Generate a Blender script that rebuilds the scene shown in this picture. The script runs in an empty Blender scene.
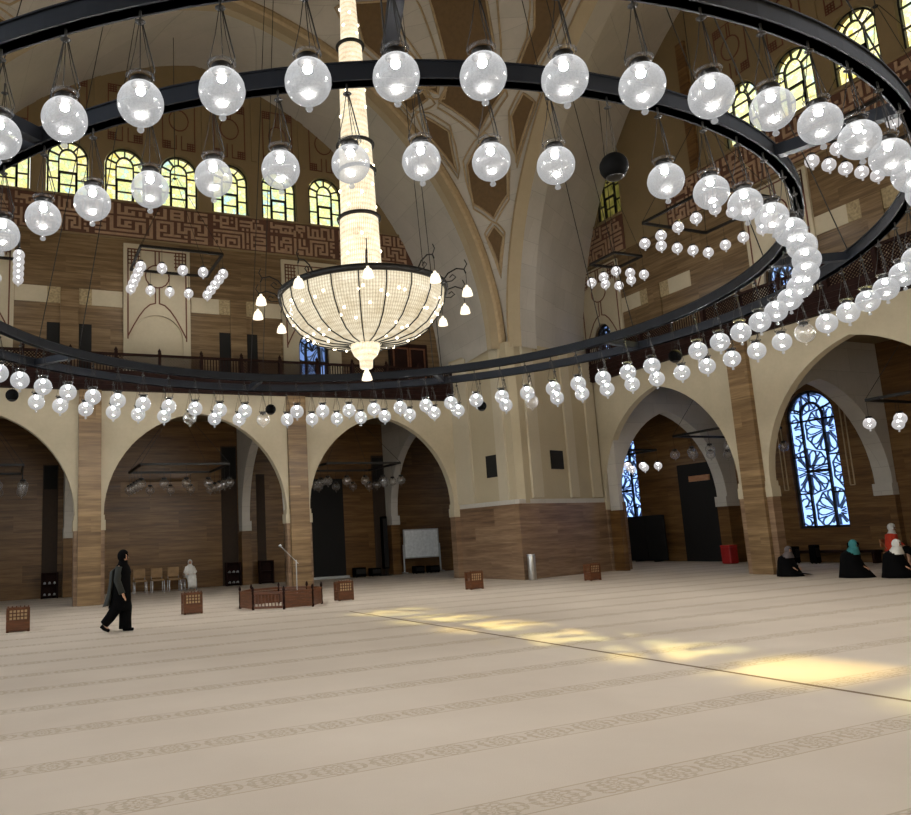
import bpy, bmesh, math, random
from mathutils import Vector, Matrix, geometry
random.seed(7)
SC = bpy.context.scene
COL = SC.collection
PI = math.pi
def cs(a): return math.cos(a), math.sin(a)
def D(a): return math.radians(a)

# ------------------------------------------------------------------ camera
F, YAW, PITCH, ROLL, PX, PY = 782.949, .4164, .16384, -.0482, -101.76, 3.292
def cam_axes():
    cy, sy = cs(YAW); cp, sp = cs(PITCH); cr, sr = cs(ROLL)
    r0 = Vector((cy, -sy, 0)); f0 = Vector((sy, cy, 0)); up = Vector((0, 0, 1))
    fw = f0*cp + up*sp; u0 = up*cp - f0*sp
    return r0*cr + u0*sr, u0*cr - r0*sr, fw
CR, CU, CF = cam_axes()
CPOS = Vector((0, 0, 1.6))
cam = bpy.data.cameras.new('camera'); camo = bpy.data.objects.new('camera', cam); COL.objects.link(camo)
m3 = Matrix((CR, CU, -CF)).transposed()
camo.matrix_world = Matrix.Translation(CPOS) @ m3.to_4x4()
cam.sensor_fit = 'HORIZONTAL'; cam.sensor_width = 36.0; cam.lens = F/911*36
cam.shift_x = -PX/911; cam.shift_y = PY/911
cam.clip_end = 200
SC.camera = camo
def seen(p, mar=14):
    """is this place inside the photograph's field of view (only decides which repeats are worth building)"""
    d = Vector(p) - CPOS; z = d.dot(CF)
    if z < .5: return False
    x = 455.5 + PX + F*d.dot(CR)/z; y = 407.5 + PY - F*d.dot(CU)/z
    return -mar < x < 911+mar and -mar < y < 815+mar

# ------------------------------------------------------------------ mesh builder
class MB:
    def __init__(s): s.v = []; s.f = []; s.sm = []
    def add(s, vs, fs, smooth=False):
        n = len(s.v); s.v += [tuple(v) for v in vs]
        s.f += [tuple(i+n for i in f) for f in fs]; s.sm += [smooth]*len(fs)
    def box(s, x0, y0, z0, x1, y1, z1):
        vs = [(x, y, z) for x in (x0, x1) for y in (y0, y1) for z in (z0, z1)]
        s.add(vs, [(0,1,3,2),(4,6,7,5),(0,4,5,1),(2,3,7,6),(0,2,6,4),(1,5,7,3)])
    def bbox(s, x0, y0, z0, x1, y1, z1, b=.01):
        """box with bevelled edges along z and top"""
        pts = [(x0+b,y0),(x1-b,y0),(x1,y0+b),(x1,y1-b),(x1-b,y1),(x0+b,y1),(x0,y1-b),(x0,y0+b)]
        cx, cy = (x0+x1)/2, (y0+y1)/2
        ins = [(p[0]+(b if p[0]<cx else -b), p[1]+(b if p[1]<cy else -b)) for p in pts]
        vs = [(p[0],p[1],z0+b) for p in pts] + [(p[0],p[1],z1-b) for p in pts] + [(p[0],p[1],z1) for p in ins] + [(p[0],p[1],z0) for p in ins]
        fs = []
        for i in range(8):
            j = (i+1) % 8
            fs += [(i,j,8+j,8+i),(8+i,8+j,16+j,16+i),(24+i,24+j,j,i)]
        fs += [tuple(range(16,24)), tuple(range(31,23,-1))]
        s.add(vs, fs)
    def obox(s, c, ax, ay, az, hx, hy, hz):
        c = Vector(c); ax = Vector(ax)*hx; ay = Vector(ay)*hy; az = Vector(az)*hz
        vs = [c + a*ax + b*ay + d*az for a in (-1,1) for b in (-1,1) for d in (-1,1)]
        s.add(vs, [(0,1,3,2),(4,6,7,5),(0,4,5,1),(2,3,7,6),(0,2,6,4),(1,5,7,3)])
    def bar(s, a, b, w, h=None, up=(0,0,1)):
        h = h or w; a = Vector(a); b = Vector(b); d = b-a
        if d.length < 1e-6: return
        t = d.normalized(); u = Vector(up)
        if abs(t.dot(u)) > .98: u = Vector((0,1,0)) if abs(t.y) < .9 else Vector((1,0,0))
        x = t.cross(u).normalized(); y = x.cross(t)
        s.obox((a+b)/2, t, x, y, d.length/2, w/2, h/2)
    def tube(s, pts, r, n=6, cap=True, closed=False):
        pts = [Vector(p) for p in pts]; N = len(pts)
        rs = r if isinstance(r, (list, tuple)) else [r]*N
        vs = []; prev = None
        for i in range(N):
            if closed: t = pts[(i+1)%N]-pts[i-1]
            else: t = pts[min(i+1,N-1)]-pts[max(i-1,0)]
            t.normalize()
            if prev is None:
                u = Vector((0,0,1)) if abs(t.z) < .9 else Vector((1,0,0))
                x = t.cross(u).normalized()
            else:
                x = prev - t*prev.dot(t)
                x = x.normalized() if x.length > 1e-6 else t.cross(Vector((0,1,0))).normalized()
            prev = x; y = t.cross(x)
            for k in range(n):
                c_, s_ = cs(2*PI*k/n); vs.append(pts[i] + (x*c_ + y*s_)*rs[i])
        fs = []
        for i in range(N if closed else N-1):
            j = (i+1) % N
            for k in range(n):
                l = (k+1) % n; fs.append((i*n+k, i*n+l, j*n+l, j*n+k))
        if cap and not closed: fs += [tuple(range(n-1,-1,-1)), tuple((N-1)*n+k for k in range(n))]
        s.add(vs, fs, True)
    def lathe(s, prof, n=24, c=(0,0,0), smooth=True, a0=0, a1=2*PI):
        full = abs(a1-a0-2*PI) < 1e-6; m = n if full else n+1
        vs = []
        for (r, z) in prof:
            for k in range(m):
                a = a0 + (a1-a0)*k/n
                vs.append((c[0]+r*math.cos(a), c[1]+r*math.sin(a), c[2]+z))
        fs = []
        for i in range(len(prof)-1):
            for k in range(n):
                l = (k+1) % m
                q = [i*m+k, i*m+l, (i+1)*m+l, (i+1)*m+k]
                fs.append(tuple(q))
        s.add(vs, fs, smooth)
    def sphere(s, c, r, n=12, m=8, sc=(1,1,1)):
        prof = [(r*math.sin(PI*i/m), -r*math.cos(PI*i/m)) for i in range(m+1)]
        k0 = len(s.v)
        s.lathe(prof, n)
        for i in range(k0, len(s.v)):
            v = s.v[i]; s.v[i] = (c[0]+v[0]*sc[0], c[1]+v[1]*sc[1], c[2]+v[2]*sc[2])
    def sheet(s, outer, holes, mp, d0, d1=None, reveal=True):
        """flat wall with openings: loops in (u,v); mp(u,v,d) -> world"""
        vs = []; ed = []
        for lp in [outer]+list(holes):
            n0 = len(vs); vs += [Vector(p) for p in lp]
            ed += [(n0+i, n0+(i+1) % len(lp)) for i in range(len(lp))]
        r = geometry.delaunay_2d_cdt(vs, ed, [], 1, 1e-5)
        V = r[0]; Fc = []
        def inside(p, lp):
            c = False; n = len(lp)
            for i in range(n):
                (x0, y0), (x1, y1) = lp[i], lp[i-1]
                if (y0 > p.y) != (y1 > p.y) and p.x < (x1-x0)*(p.y-y0)/(y1-y0)+x0: c = not c
            return c
        for f in r[2]:
            c = sum((V[i] for i in f), Vector((0, 0)))/len(f)
            if not any(inside(c, lp) for lp in holes): Fc.append(f)
        s.add([mp(p.x, p.y, d0) for p in V], [tuple(f) for f in Fc])
        if d1 is not None:
            s.add([mp(p.x, p.y, d1) for p in V], [tuple(reversed(f)) for f in Fc])
            if reveal:
                for lp in [outer]+list(holes): s.band(lp, mp, d0, d1)
    def band(s, lp, mp, d0, d1, closed=True):
        n = len(lp)
        vs = [mp(p[0], p[1], d0) for p in lp] + [mp(p[0], p[1], d1) for p in lp]
        s.add(vs, [(i, (i+1) % n, n+(i+1) % n, n+i) for i in range(n if closed else n-1)])
    def ribbon(s, pts, w, mp, d0, d1, closed=False):
        """flat strip of width w following a 2D line, raised from d0 to d1"""
        P = [Vector((p[0], p[1])) for p in pts]; n = len(P)
        L = []; R = []
        for i in range(n):
            if closed: a, b = P[i-1], P[(i+1) % n]
            else: a, b = P[max(i-1,0)], P[min(i+1,n-1)]
            t1 = (P[i]-a); t2 = (b-P[i])
            if t1.length < 1e-9: t1 = t2
            if t2.length < 1e-9: t2 = t1
            t1 = t1.normalized(); t2 = t2.normalized()
            n1 = Vector((-t1.y, t1.x)); n2 = Vector((-t2.y, t2.x)); m = (n1+n2)
            if m.length < .2: m = n1
            m = m.normalized(); k = min(1.6, 1/max(.4, m.dot(n1)))
            L.append(P[i]+m*k*w/2); R.append(P[i]-m*k*w/2)
        rng = range(n if closed else n-1)
        vs = [mp(p.x,p.y,d1) for p in L]+[mp(p.x,p.y,d1) for p in R]+[mp(p.x,p.y,d0) for p in L]+[mp(p.x,p.y,d0) for p in R]
        fs = []
        for i in rng:
            j = (i+1) % n
            fs += [(i,j,n+j,n+i),(2*n+i,2*n+j,j,i),(n+i,n+j,3*n+j,3*n+i)]
        if not closed: fs += [(0,n,3*n,2*n),(n-1,2*n-1,4*n-1,3*n-1)]
        s.add(vs, fs)
    def loft(s, rings, cap=True, smooth=True):
        n = len(rings[0]); vs = [p for r in rings for p in r]; fs = []
        for i in range(len(rings)-1):
            for k in range(n):
                l = (k+1) % n; fs.append((i*n+k, i*n+l, (i+1)*n+l, (i+1)*n+k))
        if cap: fs += [tuple(range(n-1,-1,-1)), tuple((len(rings)-1)*n+k for k in range(n))]
        s.add(vs, fs, smooth)
    def mesh(s, name):
        me = bpy.data.meshes.new(name); me.from_pydata(s.v, [], s.f)
        me.polygons.foreach_set('use_smooth', s.sm); me.update()
        bm = bmesh.new(); bm.from_mesh(me)
        bmesh.ops.remove_doubles(bm, verts=bm.verts, dist=1e-5)
        bmesh.ops.recalc_face_normals(bm, faces=bm.faces)
        bm.to_mesh(me); bm.free()
        return me
    def build(s, name, mat, parent=None, loc=None):
        me = s.mesh(name); me.materials.append(mat)
        return link(name, me, parent, loc)
def link(name, me, parent=None, loc=None):
    o = bpy.data.objects.new(name, me); COL.objects.link(o)
    if parent: o.parent = parent
    if loc: o.location = loc
    return o
def tag(o, label, cat, group=None, kind=None):
    o['label'] = label; o['category'] = cat
    if group: o['group'] = group
    if kind: o['kind'] = kind
    return o
def struct(o, label=None, cat=None):
    o['kind'] = 'structure'
    if label: o['label'] = label
    if cat: o['category'] = cat
    return o
def thing(name, label, cat, loc=(0,0,0), rz=0, group=None):
    o = bpy.data.objects.new(name, None); COL.objects.link(o)
    o.location = loc; o.rotation_euler = (0,0,rz); o.empty_display_size = .1
    return tag(o, label, cat, group)
def dup(root, loc, rz=None, label=None, group=None):
    r = root.copy(); COL.objects.link(r); r.location = loc
    if rz is not None: r.rotation_euler = (0,0,rz)
    if label: r['label'] = label
    if group: r['group'] = group
    for ch in root.children:
        c = ch.copy(); COL.objects.link(c); c.parent = r
        for g in ch.children:
            d = g.copy(); COL.objects.link(d); d.parent = c
    return r
ORD = ['first','second','third','fourth','fifth','sixth','seventh','eighth','ninth','tenth','eleventh','twelfth','thirteenth','fourteenth','fifteenth','sixteenth','seventeenth','eighteenth','nineteenth']
def ordn(i):
    if i <= 19: return ORD[i-1]
    t = {2:'twenty',3:'thirty',4:'forty',5:'fifty'}[i//10]
    return t[:-1]+'ieth' if i % 10 == 0 else t+'-'+ORD[i % 10-1]

# ------------------------------------------------------------------ materials
class NT:
    def __init__(s, name):
        s.m = bpy.data.materials.new(name); s.m.use_nodes = True; s.t = s.m.node_tree; s.t.nodes.clear()
        s.out = s.n('ShaderNodeOutputMaterial')
    def n(s, typ, **kw):
        o = s.t.nodes.new(typ)
        for k, v in kw.items(): setattr(o, k, v)
        return o
    def l(s, a, b): s.t.links.new(a, b)
    def val(s, sock, v):
        if hasattr(v, 'links') or hasattr(v, 'is_output'): s.l(v, sock)
        else: sock.default_value = v
    def math(s, op, a, b=0, c=None, clamp=False):
        o = s.n('ShaderNodeMath', operation=op); o.use_clamp = clamp
        s.val(o.inputs[0], a); s.val(o.inputs[1], b)
        if c is not None: s.val(o.inputs[2], c)
        return o.outputs[0]
    def mix(s, f, a, b):
        o = s.n('ShaderNodeMix', data_type='RGBA')
        s.val(o.inputs[0], f); s.val(o.inputs[6], a); s.val(o.inputs[7], b)
        return o.outputs[2]
    def pos(s): return s.n('ShaderNodeNewGeometry').outputs['Position']
    def obj(s): return s.n('ShaderNodeTexCoord').outputs['Object']
    def sep(s, v):
        o = s.n('ShaderNodeSeparateXYZ'); s.l(v, o.inputs[0]); return o.outputs
    def scale(s, v, sc):
        o = s.n('ShaderNodeMapping'); s.l(v, o.inputs[0]); o.inputs[3].default_value = sc; return o.outputs[0]
    def noise(s, v, scale=5, det=3, rough=.5):
        o = s.n('ShaderNodeTexNoise'); s.l(v, o.inputs['Vector']); o.inputs['Scale'].default_value = scale
        o.inputs['Detail'].default_value = det; o.inputs['Roughness'].default_value = rough
        return o.outputs[0]
    def ramp(s, f, stops):
        o = s.n('ShaderNodeValToRGB'); s.l(f, o.inputs[0]); e = o.color_ramp.elements
        e[0].position, e[0].color = stops[0][0], (*stops[0][1], 1)
        e[1].position, e[1].color = stops[-1][0], (*stops[-1][1], 1)
        for p, c in stops[1:-1]:
            q = e.new(p); q.color = (*c, 1)
        return o.outputs[0]
    def bsdf(s, col, rough=.6, metal=0, bump=None, spec=.5, bstr=.2):
        b = s.n('ShaderNodeBsdfPrincipled'); s.val(b.inputs['Base Color'], col)
        s.val(b.inputs['Roughness'], rough); b.inputs['Metallic'].default_value = metal
        b.inputs['Specular IOR Level'].default_value = spec
        if bump is not None:
            bp = s.n('ShaderNodeBump'); bp.inputs['Strength'].default_value = bstr; bp.inputs['Distance'].default_value = .02
            s.l(bump, bp.inputs['Height']); s.l(bp.outputs[0], b.inputs['Normal'])
        return b.outputs[0]
    def done(s, sh):
        s.l(sh, s.out.inputs[0]); return s.m
def lin(r, g, b):
    f = lambda c: (c/255/12.92 if c <= 10 else ((c/255+.055)/1.055)**2.4)
    return (f(r), f(g), f(b))
def c4(c): return (*c, 1)
def plain(name, c, rough=.6, metal=0, var=.12, sc=8, spec=.5):
    t = NT(name); nz = t.noise(t.obj(), sc, 3)
    k = tuple(x*(1-var) for x in c); k2 = tuple(min(1, x*(1+var)) for x in c)
    return t.done(t.bsdf(t.ramp(nz, [(.3,k),(.7,k2)]), rough, metal, spec=spec))
def travertine(name, dark, mid, light, rough=.4, rowh=.62, spec=.5):
    t = NT(name); p = t.pos(); x, y, z = t.sep(p)
    row = t.math('FLOOR', t.math('DIVIDE', z, rowh))
    cm = t.n('ShaderNodeCombineXYZ'); t.l(row, cm.inputs[0])
    h = t.math('ADD', x, y)
    blk = t.math('FLOOR', t.math('ADD', t.math('DIVIDE', h, 3.1), t.math('MULTIPLY', row, .37)))
    t.l(blk, cm.inputs[1])
    wn = t.n('ShaderNodeTexWhiteNoise'); t.l(cm.outputs[0], wn.inputs['Vector'])
    off = t.n('ShaderNodeVectorMath', operation='ADD'); t.l(t.scale(p, (.35,.35,5.5)), off.inputs[0])
    t.l(wn.outputs['Color'], off.inputs[1])
    nz = t.noise(off.outputs[0], 1.3, 5, .6)
    nf = t.noise(t.scale(p, (1.2,1.2,26)), 1.5, 3)
    v = t.math('ADD', t.math('MULTIPLY', nz, .75), t.math('ADD', t.math('MULTIPLY', nf, .3), t.math('MULTIPLY', wn.outputs['Value'], .12)))
    col = t.ramp(v, [(.38,dark),(.56,mid),(.78,light)])
    fr = t.math('FRACT', t.math('DIVIDE', z, rowh))
    j = t.math('LESS_THAN', fr, .022)
    col = t.mix(t.math('MULTIPLY', j, .35), col, c4(tuple(d*.6 for d in dark)))
    return t.done(t.bsdf(col, rough, spec=spec))
def stone(name, c, var=.1, rough=.75, blocks=True):
    t = NT(name); p = t.pos(); x, y, z = t.sep(p)
    nz = t.noise(p, .9, 5, .6); n2 = t.noise(p, 9, 3)
    v = t.math('ADD', t.math('MULTIPLY', nz, .75), t.math('MULTIPLY', n2, .25))
    col = t.ramp(v, [(.3,tuple(q*(1-var) for q in c)),(.7,tuple(min(1,q*(1+var)) for q in c))])
    if blocks:
        br = t.n('ShaderNodeTexBrick'); cm = t.n('ShaderNodeCombineXYZ')
        t.l(t.math('ADD', x, y), cm.inputs[0]); t.l(z, cm.inputs[1]); t.l(cm.outputs[0], br.inputs['Vector'])
        br.inputs['Scale'].default_value = 1; br.inputs['Brick Width'].default_value = 1.5; br.inputs['Row Height'].default_value = .8
        br.inputs['Mortar Size'].default_value = .008
        br.inputs['Color1'].default_value = (1,1,1,1); br.inputs['Color2'].default_value = (.9,.9,.9,1); br.inputs['Mortar'].default_value = (.74,.74,.74,1)
        mx = t.n('ShaderNodeMix', data_type='RGBA', blend_type='MULTIPLY'); mx.inputs[0].default_value = 1
        t.l(col, mx.inputs[6]); t.l(br.outputs[0], mx.inputs[7]); col = mx.outputs[2]
    return t.done(t.bsdf(col, rough))
def wood(name, c1, c2, rough=.4):
    t = NT(name); nz = t.noise(t.scale(t.obj(), (2,2,14)), 2.2, 5, .65)
    return t.done(t.bsdf(t.ramp(nz, [(.3,c1),(.7,c2)]), rough))
def emis(name, c, s):
    t = NT(name); e = t.n('ShaderNodeEmission'); e.inputs[0].default_value = c4(c); e.inputs[1].default_value = s
    return t.done(e.outputs[0])
M = {}
M['brown'] = travertine('brown banded travertine', lin(74,58,39), lin(102,82,56), lin(134,112,83), spec=.35)
M['pillar'] = travertine('honey banded travertine', lin(86,66,44), lin(118,94,64), lin(154,128,92), rowh=.45, spec=.4)
M['wainscot'] = travertine('grey brown travertine', lin(88,68,52), lin(120,95,73), lin(150,126,100), spec=.4)
M['darkbrown'] = travertine('dark banded travertine', lin(70,47,23), lin(96,68,36), lin(126,96,58), rough=.35, spec=.4)
M['cream'] = stone('cream limestone', lin(178,167,143), blocks=False)
M['plaster'] = stone('ochre plaster', lin(126,108,77), var=.07, blocks=False)
M['arch'] = stone('grey limestone blocks', lin(184,179,170), var=.08)
M['pier'] = stone('pale tan limestone', lin(168,156,130), var=.05, blocks=False)
M['shaft'] = stone('pale limestone shaft', lin(178,168,146), var=.05, blocks=False)
M['archband'] = stone('tan limestone', lin(166,152,126), var=.07, blocks=False)
M['panelbrown'] = plain('brown painted panel', lin(100,78,48), .75)
M['ribline'] = plain('pale stone moulding', lin(170,150,118), .7)
M['redline'] = plain('dark red strapwork', lin(92,50,32), .7)
M['friezebg'] = plain('red brown frieze ground', lin(86,55,41), .6)
M['letters'] = plain('pale tan lettering', lin(156,128,102), .6)
M['fascia'] = plain('dark mahogany', lin(34,17,13), .75, 0, .25, 6, .15)
M['wood'] = wood('reddish teak', lin(74,42,22), lin(114,68,38), .4)
M['woodlight'] = wood('light teak', lin(150,100,62), lin(182,132,88), .45)
M['black'] = plain('matt black', lin(3,3,3), .8, 0, .1, 8, .05)
M['curtain'] = plain('black velvet curtain', lin(12,11,11), .95)
M['void'] = plain('dark doorway', lin(14,12,10), .9)  # near-black colour stands for unlit depth in openings; black doors share it
M['steelring'] = plain('dark steel with sky tint', lin(22,26,34), .55, .5, .1, 3)  # blue of the reflected sky is put into the base colour
M['iron'] = plain('black iron', lin(20,18,17), .5, .3)
M['wire'] = plain('black cable', lin(24,22,20), .6)
M['chrome'] = plain('bright chrome', lin(225,225,228), .25, .6)
M['steel'] = plain('brushed steel', lin(190,188,184), .35, .9)
M['tan'] = plain('tan upholstery', lin(140,112,78), .8)
M['white'] = plain('white board', lin(225,228,228), .5)
M['grey'] = plain('light grey metal', lin(170,172,172), .5)
M['winframe'] = plain('black window frame', lin(14,15,18), .5)
M['led'] = emis('lamp led', (1,.975,.94), 1000)
M['ledframe'] = emis('frame lamp led', (1,.97,.95), 200)
M['bulb'] = emis('warm bulb', (1,.87,.62), 9)
# seeded glass shells of the pendants; lit ones have painted glow, stronger at top
def shell(name, a0, a1, tint, em, gl=.035):
    t = NT(name); lw = t.n('ShaderNodeLayerWeight'); lw.inputs[0].default_value = .35
    tr = t.n('ShaderNodeBsdfTransparent'); tr.inputs[0].default_value = (.97,.97,.97,1)
    if em > 0:
        e = t.n('ShaderNodeEmission'); e.inputs[0].default_value = c4(tint)
        x, y, z = t.sep(t.obj())
        sp = t.math('ADD', .5, t.math('MULTIPLY', t.noise(t.obj(), 60, 3, .8), 1.0))
        t.l(t.math('MULTIPLY', t.math('MULTIPLY', em, sp), t.math('ADD', .92, t.math('ADD', t.math('MULTIPLY', z, 1.1), t.math('MULTIPLY', t.math('MAXIMUM', t.math('SUBTRACT', z, .03), 0), 4.5)))), e.inputs[1]); sh = e.outputs[0]
    else:
        df = t.n('ShaderNodeBsdfTranslucent'); df.inputs[0].default_value = c4(tint); sh = df.outputs[0]
    vo = t.n('ShaderNodeTexVoronoi'); t.l(t.obj(), vo.inputs['Vector']); vo.inputs['Scale'].default_value = 42
    seed = t.math('LESS_THAN', vo.outputs[0], .2)
    fac = t.math('ADD', t.math('MULTIPLY', lw.outputs['Facing'], a1-a0), a0)
    fac = t.math('ADD', fac, t.math('MULTIPLY', seed, .08), clamp=True)
    m1 = t.n('ShaderNodeMixShader'); t.l(fac, m1.inputs[0]); t.l(tr.outputs[0], m1.inputs[1]); t.l(sh, m1.inputs[2])
    g = t.n('ShaderNodeBsdfGlossy'); g.inputs[0].default_value = (1,1,1,1); g.inputs[1].default_value = .2
    m2 = t.n('ShaderNodeMixShader'); m2.inputs[0].default_value = gl; t.l(m1.outputs[0], m2.inputs[1]); t.l(g.outputs[0], m2.inputs[2])
    return t.done(m2.outputs[0])
M['globe'] = shell('lit seeded glass', .42, .78, (.95,.96,.97), .62)
M['globesmall'] = shell('lit opal glass', .5, .8, (.97,.93,.92), .72)
M['globeclear'] = shell('unlit clear glass', .04, .4, (.85,.88,.9), 0, .1)
M['capglass'] = shell('clear glass collar', .15, .55, (.3,.3,.32), .0)
# crystal strings of the big chandelier
def crystal(name, strength, nstr, rows):
    t = NT(name); o = t.obj(); x, y, z = t.sep(o)
    an = t.math('ARCTAN2', y, x)
    s1 = t.math('ABSOLUTE', t.math('SINE', t.math('MULTIPLY', an, nstr/2)))
    s2 = t.math('ABSOLUTE', t.math('SINE', t.math('MULTIPLY', z, rows)))
    nz = t.noise(o, 4.5, 3); n2 = t.noise(o, 40, 2)
    v = t.math('MULTIPLY', t.math('ADD', .62, t.math('MULTIPLY', s1, .38)), t.math('ADD', .8, t.math('MULTIPLY', s2, .2)))
    v = t.math('MULTIPLY', v, t.math('ADD', .35, t.math('MULTIPLY', t.math('ADD', nz, n2), .65)))
    e = t.n('ShaderNodeEmission'); t.l(t.ramp(v, [(.15,(.55,.33,.12)),(.55,(1,.8,.48)),(1,(1,.92,.72))]), e.inputs[0])
    t.l(t.math('MULTIPLY', v, strength), e.inputs[1])
    g = t.bsdf((.22,.19,.14,1), .2)
    a = t.n('ShaderNodeAddShader'); t.l(e.outputs[0], a.inputs[0]); t.l(g, a.inputs[1])
    return t.done(a.outputs[0])
M['bowl'] = crystal('crystal bead strings', .78, 180, 55)
M['column'] = crystal('crystal column strings', 1.25, 60, 30)
M['bell'] = emis('frosted warm bell glass', (1,.88,.68), 1.6)
# stained glass and sky glass
def stained(name):
    t = NT(name); p = t.pos()
    vo = t.n('ShaderNodeTexVoronoi'); t.l(p, vo.inputs['Vector']); vo.inputs['Scale'].default_value = 7.5
    hx = t.sep(vo.outputs['Color'])
    big = t.noise(p, .55, 2)
    v = t.math('ADD', t.math('MULTIPLY', hx[0], .26), t.math('ADD', t.math('MULTIPLY', big, .55), .1))
    col = t.ramp(v, [(.34,(.72,.84,.80)),(.43,(.82,.84,.52)),(.51,(.95,.89,.50)),(.58,(.97,.91,.70)),(.7,(.92,.76,.30))])
    ve = t.n('ShaderNodeTexVoronoi', feature='DISTANCE_TO_EDGE'); t.l(p, ve.inputs['Vector']); ve.inputs['Scale'].default_value = 7.5
    ed = t.math('LESS_THAN', ve.outputs[0], .05)
    col = t.mix(t.math('MULTIPLY', ed, .3), col, (.5,.5,.3,1))
    tr = t.n('ShaderNodeBsdfTransparent'); t.l(col, tr.inputs[0])
    gl = t.n('ShaderNodeBsdfGlossy'); gl.inputs[1].default_value = .1
    m = t.n('ShaderNodeMixShader'); m.inputs[0].default_value = .05; t.l(tr.outputs[0], m.inputs[1]); t.l(gl.outputs[0], m.inputs[2])
    return t.done(m.outputs[0])
M['stained'] = stained('yellow green stained glass')
def dull():
    t = NT('dim diffusing yellow glass'); tl = t.n('ShaderNodeBsdfTranslucent'); nz = t.noise(t.pos(), 3.5, 3)
    t.l(t.ramp(nz, [(.35,(.13,.13,.06)),(.65,(.2,.185,.10))]), tl.inputs[0]); return t.done(tl.outputs[0])
M['stained_dull'] = dull()  # glass made diffusing and dim to keep sun off the arch soffit
def skyglass():
    t = NT('pale blue obscured glass')
    tl = t.n('ShaderNodeBsdfTranslucent'); tl.inputs[0].default_value = (.40,.53,.80,1)
    gl = t.n('ShaderNodeBsdfGlossy'); gl.inputs[1].default_value = .1
    m = t.n('ShaderNodeMixShader'); m.inputs[0].default_value = .06; t.l(tl.outputs[0], m.inputs[1]); t.l(gl.outputs[0], m.inputs[2])
    return t.done(m.outputs[0])
M['skyglass'] = skyglass()
# prayer carpet
def carpet():
    t = NT('beige prayer carpet'); p = t.pos(); x, y, z = t.sep(p)
    f = t.math('MODULO', t.math('ADD', y, 60*1.3-4.05), 1.3)          # 0..0.3 inside an ornamental band
    inb = t.math('LESS_THAN', f, .30)
    d = t.math('ABSOLUTE', t.math('SUBTRACT', f, .15))
    edge = t.math('LESS_THAN', t.math('ABSOLUTE', t.math('SUBTRACT', d, .14)), .008)
    xm = t.math('SUBTRACT', t.math('MODULO', t.math('ADD', x, 200.0), .46), .23)
    rr = t.math('SQRT', t.math('ADD', t.math('POWER', t.math('MULTIPLY', xm, .58), 2), t.math('POWER', d, 2)))
    an = t.math('ARCTAN2', d, xm)
    pet = t.math('MULTIPLY', t.math('SINE', t.math('MULTIPLY', an, 8)), t.math('SINE', t.math('MULTIPLY', rr, 110)))
    med = t.math('MULTIPLY', t.math('GREATER_THAN', pet, -.12), t.math('LESS_THAN', rr, .135))
    nz = t.noise(p, 55, 3)
    med = t.math('MULTIPLY', med, t.math('SUBTRACT', t.math('MULTIPLY', t.noise(p, 34, 3, .7), 3.2), .95), clamp=True)
    k = t.math('MULTIPLY', t.math('ADD', med, t.math('MULTIPLY', t.math('LESS_THAN', d, .13), .16)), inb)
    k = t.math('ADD', k, t.math('MULTIPLY', edge, t.math('MULTIPLY', inb, .9)), clamp=True)
    big = t.noise(p, .5, 4); fine = t.noise(p, 160, 2)
    base = t.ramp(t.math('ADD', t.math('MULTIPLY', big, .7), t.math('MULTIPLY', fine, .3)), [(.3,lin(190,177,161)),(.7,lin(206,194,178))])
    col = t.mix(t.math('MULTIPLY', k, .55), base, c4(lin(152,134,108)))
    sm = t.math('MULTIPLY', t.math('LESS_THAN', t.math('ABSOLUTE', t.math('SUBTRACT', x, 7.18)), .034), t.math('LESS_THAN', y, 17))
    col = t.mix(t.math('MULTIPLY', sm, .85), col, c4(lin(96,74,48)))
    return t.done(t.bsdf(col, .95, bump=fine, spec=.1, bstr=.3))
M['carpet'] = carpet()
# ================================================================== the hall
YA, YU, YB = 26.2, 27.4, 32.5       # north side: arcade face, upper wall, aisle back wall
XA, XU, XB = 21.0, 22.2, 27.3       # east side
def NA(u, v, d): return (u, YA+d, v)
def NU(u, v, d): return (u, YU+d, v)
def NB(u, v, d): return (u, YB+d, v)
def EA(u, v, d): return (XA+d, u, v)
def EU(u, v, d): return (XU+d, u, v)
def EB(u, v, d): return (XB+d, u, v)
def archpts(c, a, zs, rise, zb=None, n=12):
    """pointed two-centred arch outline from bottom left over the apex to bottom right"""
    s = rise*rise/a; r = (a+s)/2; e = r-a
    pts = []
    if zb is not None: pts.append((c-a, zb))
    th = math.asin(min(1, rise/r))
    for i in range(n+1):
        t = th*i/n; pts.append((c-(r*math.cos(t)-e), zs+r*math.sin(t)))
    for i in range(n-1, -1, -1):
        t = th*i/n; pts.append((c+(r*math.cos(t)-e), zs+r*math.sin(t)))
    if zb is not None: pts.append((c+a, zb))
    return pts
def winarch(c, a, z0, z1, n=9):
    zs = z1-a*1.0
    pts = [(c-a, z0)]
    for i in range(n*2+1):
        t = PI-PI*i/(2*n); pts.append((c+a*math.cos(t), zs+a*math.sin(t)))
    pts.append((c+a, z0)); return pts
# floor and enclosing shell
b = MB(); b.box(-8, -6, -.3, 28, 33, 0); struct(b.build('floor', M['carpet']), 'beige prayer carpet with rows of ornamental bands', 'carpet')
b = MB(); b.box(-8.3, -6.3, 21.4, 23, 28.6, 21.7); struct(b.build('ceiling', M['plaster']))
b = MB(); b.sheet([(-6.3,-.3),(33,-.3),(33,21.5),(-6.3,21.5)], [winarch(c, 2.0, .4, 12.4) for c in (1.5, 6.5, 11.5, 16.5, 21.5)], lambda u, v, d: (-8-d, u, v), 0, .3); struct(b.build('wall_west', M['cream']))  # unseen arched openings added so daylight brightens the floor on this side
b = MB(); b.box(-8, -6.3, -.3, 28, -6, 21.5); struct(b.build('wall_south', M['cream']))

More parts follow.
